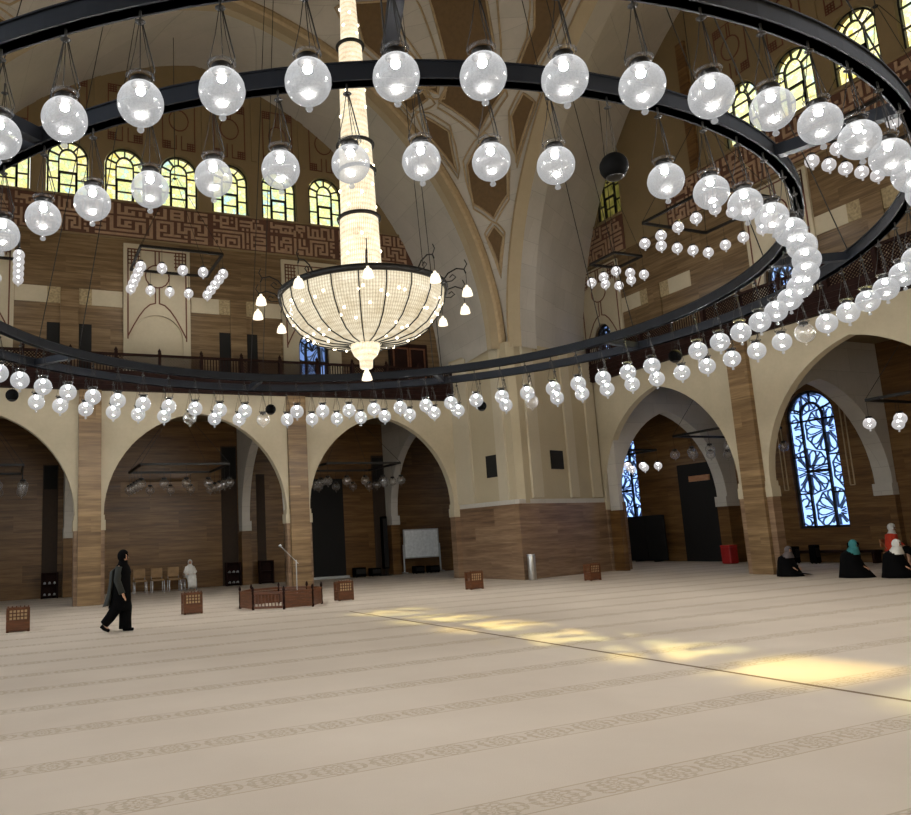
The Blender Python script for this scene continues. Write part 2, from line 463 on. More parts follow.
# ---------------- north and east arcades
PN = [-4.74, 2.28, 9.29]            # pillar centres along X
PE = [10.2, 17.22]                  # pillar centres along Y
NARCH = [(-1.22, 3.07), (5.79, 3.07), (12.67, 2.95)]
EARCH = [(20.85, 3.05), (13.65, 3.05), (6.7, 3.0)]
def arcade(name, mp, arches, u0, u1, top, rise, thick):
    b = MB()
    holes = [archpts(c, a, 2.75, rise, -.2, 14) for c, a in arches]
    b.sheet([(u0,-.25),(u1,-.25),(u1,top),(u0,top)], holes, mp, 0, thick)
    return struct(b.build(name, M['cream']))
arcade('wall_north_arcade', NA, NARCH, -8, 16.4, 6.95, 3.38, .3)
arcade('wall_east_arcade', EA, EARCH, 3, 24.0, 7.6, 3.78, .28)
def pillar(mp, c, w, top, mat, d0=-.16, d1=0.02):
    b = MB()
    for q in [(c-w/2, 0, d0, c+w/2, top, d1)]:
        vs = [mp(u, v, d) for u in (q[0], q[3]) for v in (q[1], q[4]) for d in (q[2], q[5])]
        b.add(vs, [(0,1,3,2),(4,6,7,5),(0,4,5,1),(2,3,7,6),(0,2,6,4),(1,5,7,3)])
    return struct(b.build('pillar', M[mat]))
def mbox(b, mp, u0, v0, d0, u1, v1, d1):
    vs = [mp(u, v, d) for u in (u0, u1) for v in (v0, v1) for d in (d0, d1)]
    b.add(vs, [(0,1,3,2),(4,6,7,5),(0,4,5,1),(2,3,7,6),(0,2,6,4),(1,5,7,3)])
for c in PN: pillar(NA, c, .69, 6.8, 'pillar')
for c in PE: pillar(EA, c, .72, 7.28, 'pillar')
# stone cladding below the springing and little corbels
def springs(nm, mp, arches, thick):
    b = MB(); k = MB()
    for c, a in arches:
        for s in (-1, 1):
            e = c+s*a
            mbox(b, mp, min(e-s*.03, e+s*.33), 0, -.03, max(e-s*.03, e+s*.33), 2.3, thick+.03)
            mbox(k, mp, min(e-s*.06, e+s*.3), 2.3, -.05, max(e-s*.06, e+s*.3), 2.62, thick+.05)
            mbox(k, mp, min(e-s*.03, e+s*.3), 2.62, -.03, max(e-s*.03, e+s*.3), 2.78, thick+.03)
    struct(b.build('wall_%s_cladding' % nm, M['wainscot'])); struct(k.build('trim_1' if nm == 'north' else 'trim_2', M['cream']))
springs('north', NA, NARCH, .3); springs('east', EA, EARCH, .28)
# aisles: back walls, ceilings, transverse arches
b = MB(); b.sheet([(-8,-.25),(28,-.25),(28,6.9),(-8,6.9)], [], NB, 0, .3); struct(b.build('wall_north', M['darkbrown']))
WINL = [(19.72, .98, 1.23, 6.35), (29.75, .98, 1.23, 6.35)]
b = MB(); b.sheet([(3,-.25),(33,-.25),(33,7.6),(3,7.6)], [winarch(c, a, z0, z1) for c, a, z0, z1 in WINL], EB, 0, .45); struct(b.build('wall_east', M['darkbrown']))
b = MB(); b.box(-8, YA+.3, 6.85, 16.2, YB+.3, 7.05); b.box(XA+.3, 3, 7.45, XB+.4, 26.0, 7.62); b.box(15.8, 25.9, 6.9, XB+.4, YB+.3, 7.5)
struct(b.build('ceiling_aisle', M['plaster']))
b = MB(); b.box(XA, 2.8, -.2, XB+.4, 3, 7.6); b.box(-8.2, YA, -.2, -7.9, YB, 7); struct(b.build('wall_aisle_end', M['darkbrown']))
def transverse(nm, mp, u0, u1, c, a, d0, d1, top):
    b = MB(); b.sheet([(u0,-.25),(u1,-.25),(u1,top),(u0,top)], [archpts(c, a, 2.6, 3.5, -.2, 12)], mp, d0, d1)
    o = struct(b.build('wall_'+nm, M['arch']))
    k = MB()
    for s in (-1, 1):
        e = c+s*a
        mbox(k, mp, min(e-s*.02, e+s*.9 if s*(u1-u0) > 0 else u0), 0, d0-.02, max(e-s*.02, e+s*.5), 2.25, d1+.02)
    return o
for i, x in enumerate((2.05, 9.0, 15.9)):
    T = (lambda x: (lambda u, v, d: (x+d, u, v)))(x)
    transverse('transverse_north', T, 26.45, 32.5, 29.25, 2.72, -.17, .17, 6.9)
    k = MB()
    k.box(x-.2, 31.95, 0, x+.2, 32.5, 2.2)
    struct(k.build('wall_transverse_cladding', M['darkbrown']))
    k = MB(); k.box(x-.2, 31.85, 2.2, x+.2, 32.3, 2.6); struct(k.build('trim_3', M['arch']))
for i, (y, c, a, h) in enumerate(((10.2,24.2,2.9,.3),(17.22,24.2,2.9,.3),(23.5,23.92,2.74,.25))):
    T = (lambda y: (lambda u, v, d: (u, y+d, v)))(y)
    transverse('transverse_east', T, 21.05, 27.3, c, a, -h, h, 7.5)
    e = c+a
    k = MB(); k.box(e-.04, y-h-.02, 0, 27.3, y+h+.02, 2.25); k.box(21.0, y-h-.02, 0, c-a+.04, y+h+.02, 2.25); struct(k.build('wall_transverse_cladding', M['darkbrown']))
    k = MB(); k.box(e-.12, y-h-.03, 2.25, e+.2, y+h+.03, 2.65); struct(k.build('trim_4', M['arch']))

# ---------------- corner pier
pier = [(15.84,26.9),(15.84,22.95),(16.42,22.9),(16.42,22.55),(21.0,24.0),(21.95,24.0),(21.95,26.9)]
def prism(b, poly, z0, z1):
    n = len(poly)
    b.add([(p[0],p[1],z0) for p in poly]+[(p[0],p[1],z1) for p in poly],
          [(i,(i+1)%n,n+(i+1)%n,n+i) for i in range(n)]+[tuple(range(n-1,-1,-1)), tuple(range(n,2*n))])
b = MB(); prism(b, [(15.84,26.3),(16.2,22.9),(16.45,22.75),(21.0,24.05),(21.95,24.05),(21.95,26.3)], 2.6, 8.4); struct(b.build('wall_corner_pier', M['pier']))
b = MB(); prism(b, [(15.8,26.32),(16.02,22.6),(20.95,23.92),(21.97,23.92),(21.97,26.32)], 0, 2.58); struct(b.build('wall_corner_wainscot', M['wainscot']))
b = MB(); prism(b, [(15.82,26.31),(16.1,22.66),(20.98,23.97),(21.96,23.97),(21.96,26.31)], 2.58, 2.74); struct(b.build('trim_5', M['arch']))
# flat shafts standing out of the pier faces
def eface(t, off):          # point on the south face of the pier, t metres from its west edge
    ux, uy = 4.55, 1.30; L = math.hypot(ux, uy); ux /= L; uy /= L
    return (16.45+ux*t+uy*off, 22.75+uy*t-ux*off)
b = MB()
for y0, y1 in ((23.25,23.75),(25.2,26.2)):
    prism(b, [(15.84+.106*(26.3-y)-o, y) for y, o in ((y0,.08),(y1,.08),(y1,-.1),(y0,-.1))], 2.74, 8.3)
for t0, t1 in ((.35,.95),(2.6,3.1),(4.0,4.6)):
    p = [eface(t0, .09), eface(t1, .09), eface(t1, -.2), eface(t0, -.2)]; prism(b, p, 2.78, 8.3)
struct(b.build('trim_6', M['shaft']))
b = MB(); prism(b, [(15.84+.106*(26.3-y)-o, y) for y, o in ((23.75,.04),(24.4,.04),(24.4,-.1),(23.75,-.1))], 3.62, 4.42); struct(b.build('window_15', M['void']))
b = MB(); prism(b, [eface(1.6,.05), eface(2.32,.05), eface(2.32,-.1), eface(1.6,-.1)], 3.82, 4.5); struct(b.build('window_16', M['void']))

# ---------------- great arches
HC = (6.1, 12.6)
AR, AE, AZ = 12.12, 1.72, 8.2
def aprof(z): return math.sqrt(max(AR*AR-max(z-AZ,0)**2, 0))-AE
def gcurve(a, zs, rise, n=20): return archpts(0, a, zs, rise, None, n)
def great_arch(nm, mp, ufront, curves, mats):
    """curves: list of (depth, half span, springing, rise); strips between neighbours, mats per strip"""
    for i in range(len(curves)-1):
        b = MB(); A = gcurve(*curves[i][1:]); B = gcurve(*curves[i+1][1:])
        n = len(A)
        vs = [mp(ufront+p[0], p[1], curves[i][0]) for p in A] + [mp(ufront+p[0], p[1], curves[i+1][0]) for p in B]
        b.add(vs, [(k, k+1, n+k+1, n+k) for k in range(n-1)], True)
        struct(b.build(nm, M[mats[i]]))
NF = lambda u, v, d: (u, 23.2+d, v)
EF = lambda u, v, d: (16.4+d, u, v)
fr = (0, 10.4, AZ, 11.99)
great_arch('wall_north_great_arch', NF, 6.1,
    [(0,10.4,8.2,11.99),(-.07,10.3,8.2,11.87),(-.07,10.14,8.2,11.7),(.0,10.06,8.2,11.62),(.0,9.74,8.2,11.3),(.25,9.7,8.2,11.25),(4.2,10.0,8.0,11.9)],
    ['ribline','ribline','ribline','archband','archband','arch'])
great_arch('wall_east_great_arch', EF, 12.6,
    [(0,10.4,8.2,11.99),(-.07,10.3,8.2,11.87),(-.07,10.2,8.2,11.77),(.35,10.05,8.2,11.6),(1.2,10.3,8.2,11.85),(1.3,10.6,8.2,12.1),(3.2,11.75,8.0,13.0),(3.3,11.9,8.0,13.1),(5.78,13.1,8.0,14.2)],
    ['ribline','ribline','archband','arch','ribline','arch','ribline','arch'])
# spandrel wall behind the great arches down to the gallery (closes the returns)
# ---------------- pendentives
def pend(k, z, off=0, mir=False):
    A = max(aprof(min(z, 20.19)), 0)
    l = (A, 10.6); r = (10.3, A)
    t0 = math.atan2(l[1], l[0]); t1 = math.atan2(r[1], r[0])
    th = t0+(t1-t0)*k; R = math.hypot(*l)*(1-k)+math.hypot(*r)*k-off
    x = HC[0]+R*math.cos(th); y = HC[1]+R*math.sin(th)
    return (12.2-x if mir else x, y, z)
PP = dict(p1=[(.48,12.68),(.77,12.22),(.49,11.0),(.18,12.34)],
 p2=[(.26,14.89),(.5,15.6),(.77,14.7),(.83,13.62),(.5,12.94),(.13,13.6)],
 p3=[(.10,16.69),(.22,16.07),(.10,14.7),(.04,15.97)],
 p4=[(.84,16.57),(.96,16.21),(.9,14.58),(.77,16.01)],
 p5=[(.42,19.9),(.56,19.9),(.616,18.12),(.643,17.32),(.69,16.83),(.482,15.84),(.254,17.01),(.357,17.45),(.387,18.12)],
 p6=[(.04,17.21),(.13,17.27),(.2,17.38),(.195,17.13),(.04,16.84)],
 p7=[(.71,19.7),(.86,18.9),(.93,18.5),(.92,17.74),(.863,17.01),(.771,17.41),(.806,18.18)],
 p8=[(.24,20.0),(.335,19.94),(.25,18.9),(.26,18.14),(.31,18.0),(.25,17.6),(.13,17.8),(.12,18.9)],
 p9=[(.258,17.57),(.319,17.62),(.27,17.22),(.23,17.41)])
for mir in (False, True):
    b = MB(); nk, nz = 14, 30
    zs = [8.2+12*i/nz for i in range(nz+1)]+[21.4]
    b.loft([[Vector(pend(k/nk, z, 0, mir)) for k in range(nk+1)] for z in zs], False) if False else None
    vs = [pend(k/nk, z, 0, mir) for z in zs for k in range(nk+1)]; w = nk+1
    b.add(vs, [(i*w+k, i*w+k+1, (i+1)*w+k+1, (i+1)*w+k) for i in range(len(zs)-1) for k in range(nk)], True)
    struct(b.build('ceiling_pendentive', M['arch']))
    b = MB(); e = MB()
    for pl in PP.values():
        dense = []
        for i in range(len(pl)):
            p, q = pl[i], pl[(i+1) % len(pl)]
            dense += [(p[0]+(q[0]-p[0])*t/4, p[1]+(q[1]-p[1])*t/4) for t in range(4)]
        vs = [pend(k, z, .035, mir) for k, z in dense]
        cdt = geometry.delaunay_2d_cdt([Vector((k*8, z)) for k, z in dense], [(i, (i+1) % len(dense)) for i in range(len(dense))], [], 1, 1e-5)
        b.add([pend(p.x/8, p.y, .035, mir) for p in cdt[0]], [tuple(f) for f in cdt[2]])
        cx = sum(p[0] for p in dense)/len(dense); cz = sum(p[1] for p in dense)/len(dense)
        for s_, r_ in ((1.0, .045), (1.0, .0)):
            if r_: e.tube([pend(k, z, .05, mir) for k, z in dense], r_, 4, False, True)
        big = [(cx+(k-cx)*1.0+(.028 if k > cx else -.028), z+(.17 if z > cz else -.17)) for k, z in dense]
        big = [(min(.985, max(.015, k)), z) for k, z in big]
        e.tube([pend(k, z, .03, mir) for k, z in big], .035, 4, False, True)
    struct(b.build('ceiling_panel', M['panelbrown'])); struct(e.build('trim_7', M['ribline']))

# ---------------- upper walls behind the gallery
WINN = [(-.35+1.945*i, .69, 14.0, 16.08) for i in range(7)]
WINE = [(23.45, .69, 14.15, 16.25)] + [(16.95-1.96*i, .69, 14.15, 16.25) for i in range(7)]
PANN = [4.64, 10.5, -1.22]; PANE = [16.1, 10.24, 24.4]
def upper(nm, mp, u0, u1, wins, low, z0, zf):
    b = MB(); b.sheet([(u0,z0),(u1,z0),(u1,zf),(u0,zf)], [winarch(*w) for w in low], mp, 0, .4); struct(b.build('wall_%s_upper' % nm, M['brown']))
    b = MB(); b.sheet([(u0,zf),(u1,zf),(u1,21.5),(u0,21.5)], [winarch(w[0], w[1]+.03, w[2], w[3]+.03) for w in wins], mp, 0, .4); struct(b.build('wall_%s_clerestory' % nm, M['plaster']))
LOWN = [(10.55, .62, 7.05, 9.6)]; LOWE = [(16.2, .62, 7.7, 9.9), (24.45, .5, 7.7, 9.9)]
upper('north', NU, -8, 22.2, WINN, LOWN, 6.9, 12.6)
upper('east', EU, 2.6, 27.4, WINE, LOWE, 7.5, 12.5)
nwin = [0]
def lattice_lines(c, a, z0, z1):
    out = []
    inside = lambda p: (abs(p[0]-c) <= a and z0 <= p[1] <= z1-a) or (p[1] > z1-a and (p[0]-c)**2+(p[1]-z1+a)**2 <= a*a)
    def seg(p, q):
        if inside(p) and inside(q): out.append((p, q))
    cen = []
    zz = z0+.55; k = 0
    while zz < z1+1:
        for i in (-1, 0, 1): cen.append((c-.5+i*1.75-(.87 if k % 2 else 0), zz))
        zz += 1.5; k += 1
    for cx, cz in cen:
        for j in range(10):
            t = 2*PI*j/10
            P = lambda r, d: (cx+r*math.cos(t+d), cz+r*math.sin(t+d))
            p0, pl, pr, p1 = P(.12,0), P(.5,.27), P(.5,-.27), P(.8,0)
            pet = [P(.12,0), P(.3,.2), P(.5,.24), P(.66,.2), P(.76,.1), P(.8,0), P(.76,-.1), P(.66,-.2), P(.5,-.24), P(.3,-.2), P(.12,0)]
            for q0, q1 in zip(pet, pet[1:]): seg(q0, q1)
            q = P(.86,.314); seg(P(.5,.27), q); seg(p1, q); seg(p1, P(.86,-.314))
    return out
def window(mp, c, a, z0, z1, glass, kind, depth=.16):
    nwin[0] += 1
    r = thing('window_%d' % nwin[0], 'arched window', 'window'); del r['label']; del r['category']; r['kind'] = 'structure'
    g = MB(); g.sheet(winarch(c, a+.02, z0-.02, z1+.02), [], mp, depth+.06, depth+.085); g.build('window_glass', M[glass], r)
    f = MB(); w = .06 if kind == 'stained' else .13
    d0, d1 = depth-.05, depth+.03
    rb = lambda pts, ww, cl=False: f.ribbon(pts, ww, mp, d1, d0, cl)
    rb(winarch(c, a-.03, z0+.03, z1-.03), w, True)
    zs = z1-a
    ia = a*.44
    rb([(c-ia, z0), (c-ia, zs)] + [(c+ia*math.cos(PI-PI*i/10), zs-.02+ia*1.25*math.sin(PI-PI*i/10)) for i in range(1, 10)] + [(c+ia, zs), (c+ia, z0)], .05 if kind == 'stained' else .09)
    H = z1-z0
    if kind == 'stained':
        for t in (20, 55, 90, 125, 160): rb([(c+ia*1.02*math.cos(D(t)), zs-.02+ia*1.25*math.sin(D(t))), (c+a*math.cos(D(t)), zs+a*math.sin(D(t)))], .045)
        for h in (.30, .60): 
            for s in (-1, 1): rb([(c+s*ia, z0+H*h), (c+s*a, z0+H*h)], .035)
        rb([(c-ia, z0+H*.66), (c+ia, z0+H*.66)], .03); rb([(c-ia, z0+H*.42), (c+ia, z0+H*.42)], .075); rb([(c-ia, z0+H*.2), (c+ia, z0+H*.2)], .035)
        for s in (-1, 1): rb([(c+s*ia*.93, z0), (c+s*ia*.93, z0+H*.42)], .075)
    elif kind == 'lattice':
        for t in (25, 90, 155): rb([(c+ia*math.cos(D(t)), zs+ia*1.2*math.sin(D(t))), (c+a*math.cos(D(t)), zs+a*math.sin(D(t)))], .06)
        for h in (.25, .52, .78):
            for s in (-1, 1): rb([(c+s*ia, z0+H*h), (c+s*a, z0+H*h)], .06)
        rb([(c-a, z0+H*.78), (c+ia, z0+H*.78)], .07); rb([(c-ia, z0+H*.41), (c+ia, z0+H*.41)], .11); rb([(c-ia, z0+H*.45), (c+ia, z0+H*.45)], .04)
    else:
        for t in (30, 70, 110, 150): rb([(c, zs-.1), (c+a*math.cos(D(t)), zs+a*math.sin(D(t)))], .04)
        for h in (.3, .55): rb([(c-a, z0+H*h), (c+a, z0+H*h)], .05)
    f.build('window_frame', M['winframe'], r)
    if kind != 'stained':
        l = MB(); 
        for p, q in lattice_lines(c, a-.05, z0+.05, z1-.05): l.ribbon([p, q], .036, mp, depth+.07, depth+.0)
        l.build('window_lattice', plain_blue, r)
    return r
plain_blue = plain('slate blue lattice', lin(84,104,130), .6)
for w in WINN: window(NU, *w, 'stained', 'stained')
for w in WINE: window(EU, *w, 'stained_dull' if w[0] > 20 else 'stained', 'stained')
for w in LOWN: window(NU, *w, 'skyglass', 'small')
for w in LOWE: window(EU, *w, 'skyglass', 'small')
for w in WINL: window(EB, *w, 'skyglass', 'lattice')

# square kufic frieze: rows of pale strokes on a red brown ground
KA = """#..####.#.#.......#.#...
#..#..#...#.######......
####..#.#.#......#.####.
...####...#.######.#..#.
#..#......#......#.#..#.
...########..#.#.#######
........................
##############.#.#######
.............#.#.#......
#.#.########.#.#.#.#####
....#......#.#.#.#.....#
###.#.####.#.#.#.#######
#.#.#.#..#.#.#...#......
#.#.#.#....#.#.#.#.#####
#####.######.#.#.#######""".split()
KB = """#..........####.#.....####.#
#.########.#..#.#.###.#..#.#
#####...#..####.#.#.#.#..#.#
....#.#.#.#.#...#.#.#.#..#.#
#.#.#######..#..#.#.#.#..#.#
..........#..#..########.###
............................
#.#..####.#.#.#..########.##
#.#..#..#.#.#.#..#......#.#.
#.#.#####.#.#.#..#.####.#.##
..#.#.....#.#....#.#..#.#...
###.#.###.#.####.#.#.##.#.#.
..#...#.#.#....#.#.#.#..#...
#.#.###.#.####.#.#.#.####.##
#.#######.#.##.###.#.......#""".split()
KC = """#...#.#........#...#.####.#.####
#...#.#.######.#...#.#..#.#.#...
#.#.#.#.#......#.#.#.####.#.#.##
#...#.#.#.#.#.##...#.#..#.#.#..#
#####.#####.#.#.####.####.#.####
................................
#####.########.#.#####.#.#####.#
#...#.#........#.#...#.#.....#.#
#.#.#.#.##.###.#.#.#.#.#.###.#.#
#...#.#.#..#.#.#.#.#.#.#.#.#...#
###.#.####.#.#.#.###.#.###.#.###
..#.#......#.#.#.#...#.....#....
###.########.#.#.#.#####.#.#####
...............#.#.............#
################.#########.#####""".split()
def frieze(nm, mp, u0, u1, z0, z1, panels, seps, rev=False):
    b = MB(); mbox(b, mp, u0, z0, -.04, u1, z1, .02)
    o = struct(b.build(nm, M['friezebg']))
    k = MB(); ch = (z1-z0-.12)/15
    for bm_, a, c in panels:
        cw = (c-a)/len(bm_[0]); 
        for r, row in enumerate(bm_):
            if rev: row = row
            i = 0
            while i < len(row):
                if row[i] == '#':
                    j = i
                    while j+1 < len(row) and row[j+1] == '#': j += 1
                    ua, ub = (a+i*cw, a+(j+1)*cw) if not rev else (c-i*cw, c-(j+1)*cw)
                    zt = z1-.06-r*ch
                    mbox(k, mp, min(ua,ub)-.0, zt-ch*1.04, -.075, max(ua,ub), zt, -.035)
                    i = j
                i += 1
    e = k.build('frieze_lettering', M['letters'], o)
    t = MB(); mbox(t, mp, u0, z1, -.1, u1, z1+.07, .02); mbox(t, mp, u0, z0-.06, -.07, u1, z0, .02); t.build('frieze_border', M['plaster'], o)
    return o
pn = [(KA,-2.5,-.3),(KC,-.1,2.9),(KB,3.05,5.75) ,(KA,6.72,8.75),(KB,8.95,11.6),(KC,11.8,14.8)]
pn[1] = (KB,-.1,2.3); pn[2] = (KC,2.5,6.5)
frieze('trim_8', NU, -3, 15.9, 12.62, 13.93, pn, [])
frieze('trim_9', EU, 22.7, 26.5, 12.5, 13.98, [(KA,22.8,24.9),(KB,25,26.4)], [], True)
frieze('trim_10', EU, 4, 20.45, 12.5, 13.98, [(KB,17.95,20.35),(KA,15.7,17.8),(KC,12.2,15.5),(KB,9.6,12.0),(KA,7.4,9.4)], [], True)

# stone dressing of the upper walls: niche panels, blocks, dark openings, strapwork
def dress(nm, mp, pans, z0, zf, lows, wins, mids):
    P = MB(); S = MB(); BL = MB(); CV = MB(); V = MB(); PL = MB()
    for c in pans:
        a = 1.17
        hol = [winarch(w[0], w[1], w[2], w[3]) for w in lows if abs(w[0]-c) < 1]
        if not hol: hol = [winarch(c, .9, z0+.1, 9.82)]
        P.sheet([(c-a,z0),(c+a,z0),(c+a,zf-.2),(c-a,zf-.2)], hol, mp, -.09, .0)
        if not any(abs(w[0]-c) < 1 for w in lows): P.sheet(winarch(c, .93, z0, 9.85), [], mp, -.005)
        rb = lambda pts, w=.045, cl=False: S.ribbon(pts, w, mp, -.085, -.105, cl)
        rb([(c-1.02,8.9),(c-1.02,12.2),(c+1.02,12.2),(c+1.02,8.9)])
        rb([(c-1.02,9.0)]+[(c-1.02+.95*t, 9.0+1.25*math.sin(t*PI/2)) for t in (.2,.4,.6,.8,1)]+[(c-.07,10.85)])
        rb([(c+1.02,9.0)]+[(c+1.02-.95*t, 9.0+1.25*math.sin(t*PI/2)) for t in (.2,.4,.6,.8,1)]+[(c+.07,10.85)])
        rb([(c+.42*math.cos(t*PI/8), 11.25+.42*math.sin(t*PI/8)) for t in range(16)], .045, True)
        rb([(c-.07,11.67),(c-.07,12.2)]); rb([(c+.07,11.67),(c+.07,12.2)])
        for s in (-1, 1):
            for k in range(4):
                rb([(c+s*(1.02-.12*k),12.2),(c+s*(1.02-.12*k),11.55)], .04); rb([(c+s*1.02,12.08-.14*k),(c+s*.6,12.08-.14*k)], .04)
    cs_ = sorted(pans)
    for m in sorted(set(round(m, 1) for m in mids)):
        for s in (-1, 1):
            e = [(s*.3, s*.72, 'c'), (s*.72, s*1.74, 'b')]
            for u, w, k in e:
                lo, hi = min(m+u, m+w), max(m+u, m+w)
                mbox(CV if k == 'c' else BL, mp, lo, 10.03, -.03, hi, 10.6, .0)
            lo, hi = min(m+s*.3, m+s*.72), max(m+s*.3, m+s*.72)
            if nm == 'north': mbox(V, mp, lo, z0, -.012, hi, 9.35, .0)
        mbox(PL, mp, m-.3, z0, -.07, m+.3, 10.6, .0)
    struct(P.build('wall_%s_niche_panel' % nm, M['cream'])); struct(S.build('trim_11', M['redline']))
    struct(BL.build('trim_12', M['cream'])); struct(CV.build('trim_13', plain('carved ochre stone', lin(146,130,98), .8, 0, .3, 14)))
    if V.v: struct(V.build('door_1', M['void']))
    struct(PL.build('wall_%s_pilaster' % nm, M['brown']))
    # strapwork cartouches over the clerestory windows and the slim pilasters between them
    T = MB(); Q = MB()
    for w in wins:
        c = w[0]; zt = 18.5; zb = w[3]+.25
        rb = lambda pts, ww=.035, cl=False: T.ribbon(pts, ww, mp, .01, -.02, cl)
        rb([(c-.6,zt-.5),(c-.6,zb),(c-.1,zb),(c-.1,zb+.55)]); rb([(c+.6,zt-.5),(c+.6,zb),(c+.1,zb),(c+.1,zb+.55)])
        rb([(c-.6,zt-.5),(c-.6,zt),(c+.6,zt),(c+.6,zt-.5)])
        rb([(c+.36*math.cos(t*PI/8+PI/8), (zt+zb)/2+.08+.42*math.sin(t*PI/8+PI/8)) for t in range(16)], .04, True)
        rb([(c-.05,(zt+zb)/2+.5),(c-.05,zt)]); rb([(c+.05,(zt+zb)/2+.5),(c+.05,zt)])
        for s in (-1, 1):
            for z in (zt, zb):
                sg = 1 if z == zb else -1
                for k in (1, 2, 3):
                    rb([(c+s*(.6-.09*k), z), (c+s*(.6-.09*k), z+sg*.3)], .035); rb([(c+s*.6, z+sg*.09*k), (c+s*.3, z+sg*.09*k)], .035)
        mbox(Q, mp, c+.86, 16.3, -.05, c+1.08, 21.4, .0)
    struct(T.build('trim_14', M['redline'])); struct(Q.build('trim_15', M['plaster']))
dress('north', NU, PANN, 6.95, 12.6, LOWN, WINN, [-4.15, 1.71, 7.57, 13.43])
dress('east', EU, PANE, 7.6, 12.5, LOWE, WINE[1:], [7.31, 13.17, 21.47])
b = MB(); mbox(b, EU, 18.72, 14.05, -.12, 19.1, 19.0, 0); struct(b.build('wall_east_brown_pilaster', M['darkbrown']))
b = MB(); mbox(b, NU, 13.8, 6.95, -.06, 15.5, 9.35, 0.0); struct(b.build('door_2', M['fascia']))
b = MB()
for u0, u1, z0, z1 in ((13.95,14.6,8.3,9.15),(14.7,15.35,8.3,9.15),(13.95,14.6,7.1,8.15),(14.7,15.35,7.1,8.15)): 
    b.ribbon([(u0,z0),(u1,z0),(u1,z1),(u0,z1)], .06, NU, -.06, -.09, True)
struct(b.build('trim_16', M['wood']))

# ---------------- gallery fascia and balustrades
def gallery(nm, mp, u0, u1, z0, zr0, zr1, label):
    r = thing('gallery_balustrade', label, 'balustrade'); r['kind'] = 'thing'
    f = MB(); mbox(f, mp, u0, z0, -.22, u1, zr0, .45)
    for k in range(4): mbox(f, mp, u0, z0+.02+k*(zr0-z0)/4, -.25, u1, z0+.05+k*(zr0-z0)/4, -.2)
    f.build('fascia', M['fascia'], r)
    t = MB(); mbox(t, mp, u0, zr1-.07, -.2, u1, zr1, -.06); mbox(t, mp, u0, zr0, -.19, u1, zr0+.05, -.07); t.build('handrail', M['fascia'], r)
    n = max(1, round((u1-u0)/1.46)); st = (u1-u0)/n
    for i in range(n+1):
        u = u0+i*st
        p = MB(); mbox(p, mp, u-.05, zr0, -.21, u+.05, zr1+.06, -.05)
        x, y, z = mp(u, zr1+.06, -.13); p.lathe([(.03,0),(.055,.03),(.06,.07),(.035,.11),(.012,.15),(0,.17)], 8, (x,y,z)); p.build('post', M['fascia'], r)
        if i == n: break
        a, c = u+.06, u+st-.06
        l = MB(); h0, h1 = zr0+.06, zr1-.08
        if i % 3 == 1:
            q = a+.06
            while q < c: l.ribbon([(q,h0),(q,h1)], .03, mp, -.11, -.14); q += .1
        else:
            s = .105; H = h1-h0; k = int((c-a+H)/s)+1
            for j in range(-int(H/s)-1, k):
                for sg in (1, -1):
                    x0 = a+j*s; pa = [x0, h0]; pb = [x0+H, h1]
                    if pa[0] < a: pa = [a, h0+(a-x0)]
                    if pb[0] > c: pb = [c, h0+(c-x0)]
                    if pb[0]-pa[0] < .02: continue
                    if sg < 0: pa[0], pb[0] = a+c-pa[0], a+c-pb[0]
                    l.ribbon([pa, pb], .026, mp, -.11, -.14)
        l.build('lattice_panel', M['fascia'], r)
    return r
gallery('n', NA, -4, 15.8, 6.8, 7.42, 8.06, 'dark wooden gallery balustrade above the arches behind the crystal bowl')
gallery('e', EA, 4, 23.95, 7.28, 7.92, 8.68, 'dark wooden gallery balustrade on the sunlit window side behind the curved rings')

M['recess'] = plain('dark brown recess shade', lin(46,32,18), .8)  # shade of the recesses is put into the colour of flat panels
# ---------------- recesses and doors on the aisle back walls
b = MB()
for u0, u1, z1 in ((1.12,1.68,5.05),(8.1,8.78,5.8),(9.62,10.0,4.6),(15.1,15.72,5.4)): mbox(b, NB, u0, 0, -.03, u1, z1, .02)
struct(b.build('wall_north_recess', M['recess']))
b = MB()
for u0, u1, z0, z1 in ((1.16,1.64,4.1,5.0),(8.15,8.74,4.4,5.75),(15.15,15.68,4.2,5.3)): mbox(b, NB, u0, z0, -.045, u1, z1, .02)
struct(b.build('wall_north_vent', M['void']))  # black panels on the upper part of the dark strips
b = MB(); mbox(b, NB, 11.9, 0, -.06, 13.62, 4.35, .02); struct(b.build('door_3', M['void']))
b = MB(); mbox(b, NB, 11.85, 0, -.25, 13.7, .1, -.06); struct(b.build('trim_17', M['grey']))
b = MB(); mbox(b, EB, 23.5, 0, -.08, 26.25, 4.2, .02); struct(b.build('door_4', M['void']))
b = MB(); mbox(b, EB, 24.5, 3.42, -.14, 25.6, 3.66, -.08); struct(b.build('trim_19', M['woodlight']))
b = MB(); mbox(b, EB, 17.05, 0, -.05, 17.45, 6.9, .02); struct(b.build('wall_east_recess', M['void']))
b = MB()
for c in (19.72,):
    for s in (-1, 1):
        for o in (1.22, 1.38): b.ribbon([(c+s*o,2.7),(c+s*o,6.9)], .035, EB, 0, -.03)
        b.ribbon([(c+s*1.22,2.7),(c+s*1.38,2.7)], .035, EB, 0, -.03)
struct(b.build('trim_20', M['ribline']))
